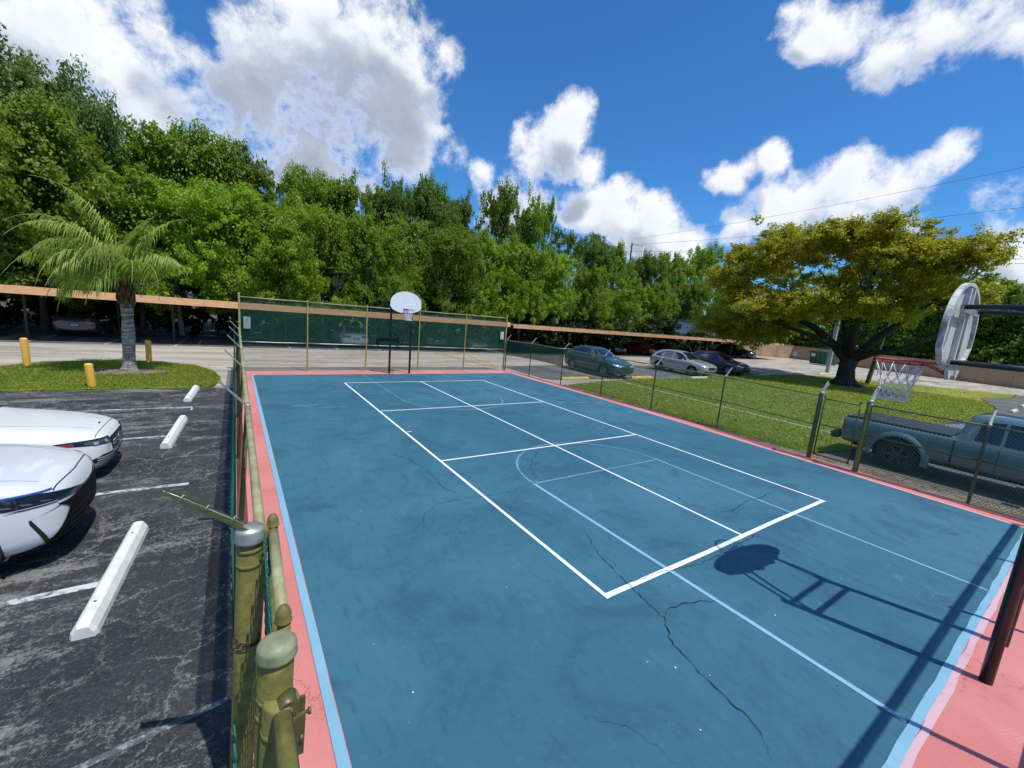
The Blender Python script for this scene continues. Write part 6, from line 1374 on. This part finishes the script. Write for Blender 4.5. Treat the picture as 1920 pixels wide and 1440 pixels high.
# bed cover with ribs
MB().box(-2.60, -.60, -.76, .76, 1.155, 1.175, bev=.006).build('bed_cover', M['grey_cover'] if 'grey_cover' in M else mat('bed_cover_vinyl', (.030, .038, .045), .45, bump=.2), tr)
cm = MB().box(-.012, .012, -.755, .755, 1.1745, 1.183).mesh('cover_rib', [mat('bed_cover_rib', (.055, .065, .075), .4)])
for k in range(27): link_mesh('cover_rib', cm, tr, loc=(-.67-k*.0715, 0, 0))
for s_ in (-1, 1): MB().box(-2.64, -.60, s_*.80-.035, s_*.80+.035, 1.135, 1.172, bev=.008).build('bed_rail', M['ctrim'], tr)
MB().box(-2.92, -2.74, -.90, .90, .48, .68, bev=.04).build('rear_bumper', M['ctrim'], tr)
for s_ in (-1, 1): MB().box(-2.78, -2.6, s_*.5-.05, s_*.5+.05, .5, .62).build('bumper_bracket', M['under'], tr)
MB().box(-2.925, -2.918, -.16, .16, .52, .63).build('licence_plate', M['plate'], tr)
rows = [[(1.52+(1.0-1.52)*u/7-.02, y*.66) for y in np.linspace(-1, 1, 13)] for u in range(8)]; D(rows, 'T', 'cglass', 'windscreen')
D([[(y*.56, 1.26+.36*u/5) for y in np.linspace(-1, 1, 11)] for u in range(6)], 'B', 'cglass', 'rear_window')
MB().box(-2.5, 2.5, -.55, .55, .34, .52).build('chassis', M['under'], tr)
for s_ in (-1, 1): MB().box(.98, 1.18, s_*1.06-.10, s_*1.06+.10, 1.12, 1.34, bev=.04).build('mirror', M['ctrim'], tr)
D(band([(-.66, .70), (.66, .70)], [(-.66, .95), (.66, .95)], 12, 3), 'F', 'ctrim', 'grille')
for s_ in (-1, 1): D(band([(s_*.62, .74), (s_*.84, .74)], [(s_*.62, .94), (s_*.84, .94)], 4, 3), 'F', 'lampw', 'headlight')

# ------------------------------------------------------------------ the two white cars on the left, noses towards the court
# far one: low sedan with a small grille and slim lamps
WA = [(2.36, .36, .34, .54, .58, .28), (2.31, .60, .22, .62, .68, .46), (2.18, .74, .18, .68, .76, .58), (1.92, .84, .165, .735, .83, .66), (1.50, .905, .16, .79, .90, .70), (1.10, .915, .16, .84, .955, .68), (.90, .915, .16, .86, .99, .67), (.55, .91, .17, .88, 1.17, .62), (.05, .91, .17, .89, 1.37, .55), (-.3, .91, .17, .90, 1.43, .53), (-.75, .91, .17, .91, 1.42, .52), (-1.15, .91, .17, .93, 1.32, .52), (-1.60, .90, .19, .96, 1.12, .56), (-1.9, .90, .21, .97, 1.05, .64), (-2.15, .87, .25, .95, 1.04, .66), (-2.30, .80, .32, .86, .98, .60), (-2.36, .64, .40, .74, .82, .48)]
def near_common(t, st, bvh, D, R_, paintk, wh):
    def top(x): zc, zs, wr, w_ = roofz(st, x); return max(zs+.06, zc-.11)
    def bot(x): return roofz(st, x)[1]+.05
    for md in 'LR':
        for (x0, x1) in ((.72, -.36), (-.43, -1.2)):
            xs = [x0+(x1-x0)*i/9 for i in range(10)]; D(band([(x, bot(x)) for x in xs], [(x, top(x)) for x in xs], 12, 6), md, 'cglass', 'side_window')
    rows = [[(.93+(.02-.93)*u/9, y*(roofz(st, .93+(.02-.93)*u/9)[2]*.98)) for y in np.linspace(-1, 1, 15)] for u in range(10)]; D(rows, 'T', 'cglass', 'windscreen')
    rows = [[(-1.70+.62*u/7, y*(roofz(st, -1.70+.62*u/7)[2]*.92)) for y in np.linspace(-1, 1, 13)] for u in range(8)]; D(rows, 'T', 'cglass', 'rear_window')
    for x in wh:
        for s_ in (-1, 1): y = s_*(roofz(st, x)[3]-.125); wheel(t, x, y, R_); arcwell(t, x, y, R_, .55)
    for md in 'LR':
        for x in (.80, -.40, -1.2): D(band([(x, .30), (x-.01, .9)], [(x+.010, .30), (x, .9)], 8, 2), md, 'ctrim', 'door_seam', off=.003)
        for x in (-.2, -1.0): D(band([(x, .80), (x-.16, .805)], [(x, .825), (x-.16, .83)], 4, 2), md, P_[paintk], 'door_handle', off=.022)
    for s_ in (-1, 1): MB().lathe([(0, -.10), (.05, -.085), (.072, -.03), (.075, .03), (.05, .085), (0, .10)], 12, M=T(.66, s_*1.0, .98) @ Rx(PI/2)).build('mirror', P_[paintk], t)
    for s_ in (-1, 1):
        ang = [PI-s_*a for a in (.34, .46, .58, .70, .80)]; D(band([(a, .73) for a in ang], [(a, .87) for a in ang], 8, 4), 'C', 'tail', 'tail_light', off=.008, cen=-1.35)
ca = thing('parked_car', 'white sedan with slim headlights and a ringed star emblem, beyond the silver-white crossover', 'car', (-1.66-2.36, 9.20, -.02), 0, 'white cars parked on the left')
me, bvhA = loft_body(WA, (1.42, -1.38), .33, P_['white'], 3); link_mesh('body', me, ca)
DA = lambda rows, mode, m, nm, off=.006, cen=0, par=None: decal(bvhA, rows, mode, M[m] if isinstance(m, str) else m, nm, par or ca, off, cen)
near_common(ca, WA, bvhA, DA, .33, 'white', (1.42, -1.38))
CA = 1.45
for s_ in (-1, 1):
    an = [.42, .55, .68, .82, .96, 1.10, 1.22]
    lo = [(s_*a, z) for a, z in zip(an, (.565, .575, .590, .607, .625, .648, .672))]; hi = [(s_*a, z) for a, z in zip(an, (.660, .672, .683, .690, .694, .694, .680))]
    hl = DA(band(lo, hi, 16, 6), 'C', 'lampdk', 'headlight', off=.006, cen=CA)
    if hl:
        DA(band([(s_*.47, .588), (s_*.84, .622)], [(s_*.47, .645), (s_*.84, .668)], 10, 3), 'C', 'lamp', 'headlight_glass', off=.010, cen=CA)
        for a in (.52, .68): DA(band([(s_*a, .600+.03*(a-.56)), (s_*(a+.06), .604)], [(s_*a, .640), (s_*(a+.06), .646)], 4, 4), 'C', 'lampw', 'projector_lens', off=.016, cen=CA)
        DA(band([(s_*.95, .628), (s_*1.20, .668)], [(s_*.95, .66), (s_*1.20, .678)], 6, 3), 'C', 'amber', 'side_reflector', off=.011, cen=CA)
    DA(band([(s_*.36, .262), (s_*.66, .285), (s_*.80, .33)], [(s_*.34, .40), (s_*.62, .425), (s_*.80, .37)], 14, 4), 'C', 'ctrim', 'side_intake', off=.004, cen=CA)
    for z in (.30, .335, .37): DA(band([(s_*.36, z), (s_*.72, z+.012)], [(s_*.36, z+.010), (s_*.72, z+.022)], 10, 2), 'C', P_['white'], 'intake_fin', off=.014, cen=CA)
ga = DA(band([(-.32, .415), (.32, .415)], [(-.42, .615), (.42, .615)], 14, 6), 'F', 'ctrim', 'grille', off=.006)
DA(band([(-.42, .617), (.42, .617)], [(-.43, .634), (.43, .634)], 14, 2), 'F', 'chrome', 'grille_surround', off=.010); DA(band([(-.33, .398), (.33, .398)], [(-.32, .414), (.32, .414)], 14, 2), 'F', 'chrome', 'grille_surround', off=.010)
for z in (.505, .555): DA(band([(-.36, z), (.36, z)], [(-.36, z+.014), (.36, z+.014)], 14, 2), 'F', 'chrome', 'grille_bar', off=.016)
mb = MB(); ex = 2.375
mb.tube([(ex, .075*math.cos(a), .53+.075*math.sin(a)) for a in [2*PI*k/24 for k in range(25)]], .008, 6, caps=False)
for k in range(3): a = PI/2+2*PI*k/3; mb.tube([(ex, 0, .53), (ex, .075*math.cos(a), .53+.075*math.sin(a))], [.011, .004], 5)
mb.build('emblem', M['chrome'], ca)
DA(band([(-.42, .245), (.42, .245)], [(-.34, .36), (.34, .36)], 14, 4), 'F', 'ctrim', 'lower_intake', off=.004)
DA(band([(-.80, .175), (.80, .175)], [(-.82, .215), (.82, .215)], 24, 2), 'F', P_['white'], 'front_lip', off=.030)
for s_ in (-1, 1): DA(band([(2.12, s_*.30), (1.4, s_*.46), (.95, s_*.60)], [(2.12, s_*.315), (1.4, s_*.475), (.95, s_*.615)], 16, 2), 'T', P_['white'], 'bonnet_crease', off=.007)
DA(band([(2.20, -.62), (2.20, .62)], [(2.208, -.62), (2.208, .62)], 20, 2), 'T', 'ctrim', 'bonnet_seam', off=.003)
DA(band([(2.12, .02), (2.12, .12)], [(2.14, .02), (2.14, .12)], 3, 2), 'T', 'ctrim', 'washer_jet', off=.006)
# near one: crossover with swept dark lamps and a deep black lower grille
WB = [(2.30, .38, .42, .70, .74, .30), (2.24, .60, .27, .80, .86, .48), (2.08, .75, .22, .88, .95, .62), (1.80, .85, .20, .94, 1.02, .70), (1.42, .905, .20, .98, 1.07, .72), (1.05, .92, .20, 1.02, 1.115, .70), (.88, .92, .20, 1.03, 1.15, .68), (.50, .92, .20, 1.04, 1.36, .63), (.05, .92, .20, 1.05, 1.54, .58), (-.3, .92, .20, 1.06, 1.60, .57), (-.9, .92, .20, 1.07, 1.60, .56), (-1.5, .92, .21, 1.09, 1.52, .55), (-1.9, .91, .22, 1.10, 1.36, .55), (-2.15, .88, .26, 1.08, 1.17, .60), (-2.28, .82, .32, .96, 1.04, .60), (-2.34, .66, .42, .84, .90, .48)]
cb = thing('parked_car', 'silver-white crossover with a swept dark headlight and deep black lower grille, nearest on the left', 'car', (-1.50-2.30, 6.66, -.02), 0, 'white cars parked on the left')
me, bvhB = loft_body(WB, (1.42, -1.38), .35, P_['pearl'], 3); link_mesh('body', me, cb)
DB = lambda rows, mode, m, nm, off=.006, cen=0, par=None: decal(bvhB, rows, mode, M[m] if isinstance(m, str) else m, nm, par or cb, off, cen)
near_common(cb, WB, bvhB, DB, .35, 'pearl', (1.42, -1.38)); CB = 1.30
for s_ in (-1, 1):
    an = [.10, .25, .40, .55, .70, .85, 1.0, 1.15]
    lo = [(s_*a, z) for a, z in zip(an, (.700, .722, .738, .745, .735, .735, .770, .830))]; hi = [(s_*a, z) for a, z in zip(an, (.730, .765, .800, .835, .865, .888, .900, .905))]
    DB(band(lo, hi, 22, 6), 'C', 'lampdk', 'headlight', off=.006, cen=CB)
    DB(band([(s_*.60, .868), (s_*.85, .876), (s_*1.12, .886)], [(s_*.60, .880), (s_*.85, .893), (s_*1.12, .902)], 12, 2), 'C', 'lampblue', 'headlight_tint', off=.012, cen=CB)
    for k in range(3):
        a = .64+.13*k; DB(band([(s_*a, .775+.004*k), (s_*(a+.075), .783+.004*k)], [(s_*(a+.02), .792+.006*k), (s_*(a+.09), .806+.006*k)], 4, 3), 'C', 'lamp', 'projector_lens', off=.014, cen=CB)
    DB(band([(s_*.60, .748), (s_*.95, .748)], [(s_*.60, .756), (s_*.95, .757)], 10, 2), 'C', 'lampw', 'daytime_strip', off=.013, cen=CB)
    # slanted black corner vent with a body-coloured blade
    DB(band([(s_*.66, .30), (s_*.80, .62), (s_*.52, .70)], [(s_*.70, .30), (s_*.825, .61), (s_*.53, .708)], 14, 4), 'C', 'ctrim', 'corner_vent', off=.005, cen=CB)
M['blackmat'] = mat('matte_black_plastic', (.006, .006, .007), .7, spec=.2)
gb = DB(band([(-.70, .28), (0, .26), (.70, .28)], [(-.50, .64), (0, .67), (.50, .64)], 24, 10), 'F', 'blackmat', 'lower_grille', off=.006)
DB(band([(-.52, .635), (0, .665), (.52, .635)], [(-.62, .71), (0, .73), (.62, .71)], 24, 4), 'F', 'blackmat', 'bumper_strip', off=.008)
for z in (.36, .42, .48, .54): DB(band([(-.50, z), (.50, z)], [(-.50, z+.010), (.50, z+.010)], 16, 2), 'F', 'ctrim', 'grille_bar', off=.014)
DB(band([(-.85, .235), (0, .22), (.85, .235)], [(-.85, .30), (0, .285), (.85, .30)], 24, 3), 'F', 'ctrim', 'front_lip', off=.020)
mb = MB(); 
for s_ in (-1, 1): mb.tube([(2.315, s_*(.065*math.cos(a))*1.0, .80+.042*math.sin(a)) for a in [2*PI*k/20 for k in range(21)]], .006, 6, caps=False)
DB(band([(2.16, -.66), (2.19, 0), (2.16, .66)], [(2.170, -.66), (2.20, 0), (2.170, .66)], 22, 2), 'T', 'ctrim', 'bonnet_seam', off=.003)
for s_ in (-1, 1): DB(band([(2.05, s_*.50), (1.4, s_*.62), (1.0, s_*.66)], [(2.05, s_*.515), (1.4, s_*.635), (1.0, s_*.675)], 16, 2), 'T', P_['pearl'], 'bonnet_crease', off=.006)
DB(band([(1.40-.50, .24), (1.40-.9, .24), (-.95, .24)], [(1.40-.50, .32), (1.40-.9, .32), (-.95, .32)], 14, 2), 'R', 'ctrim', 'sill', off=.004)
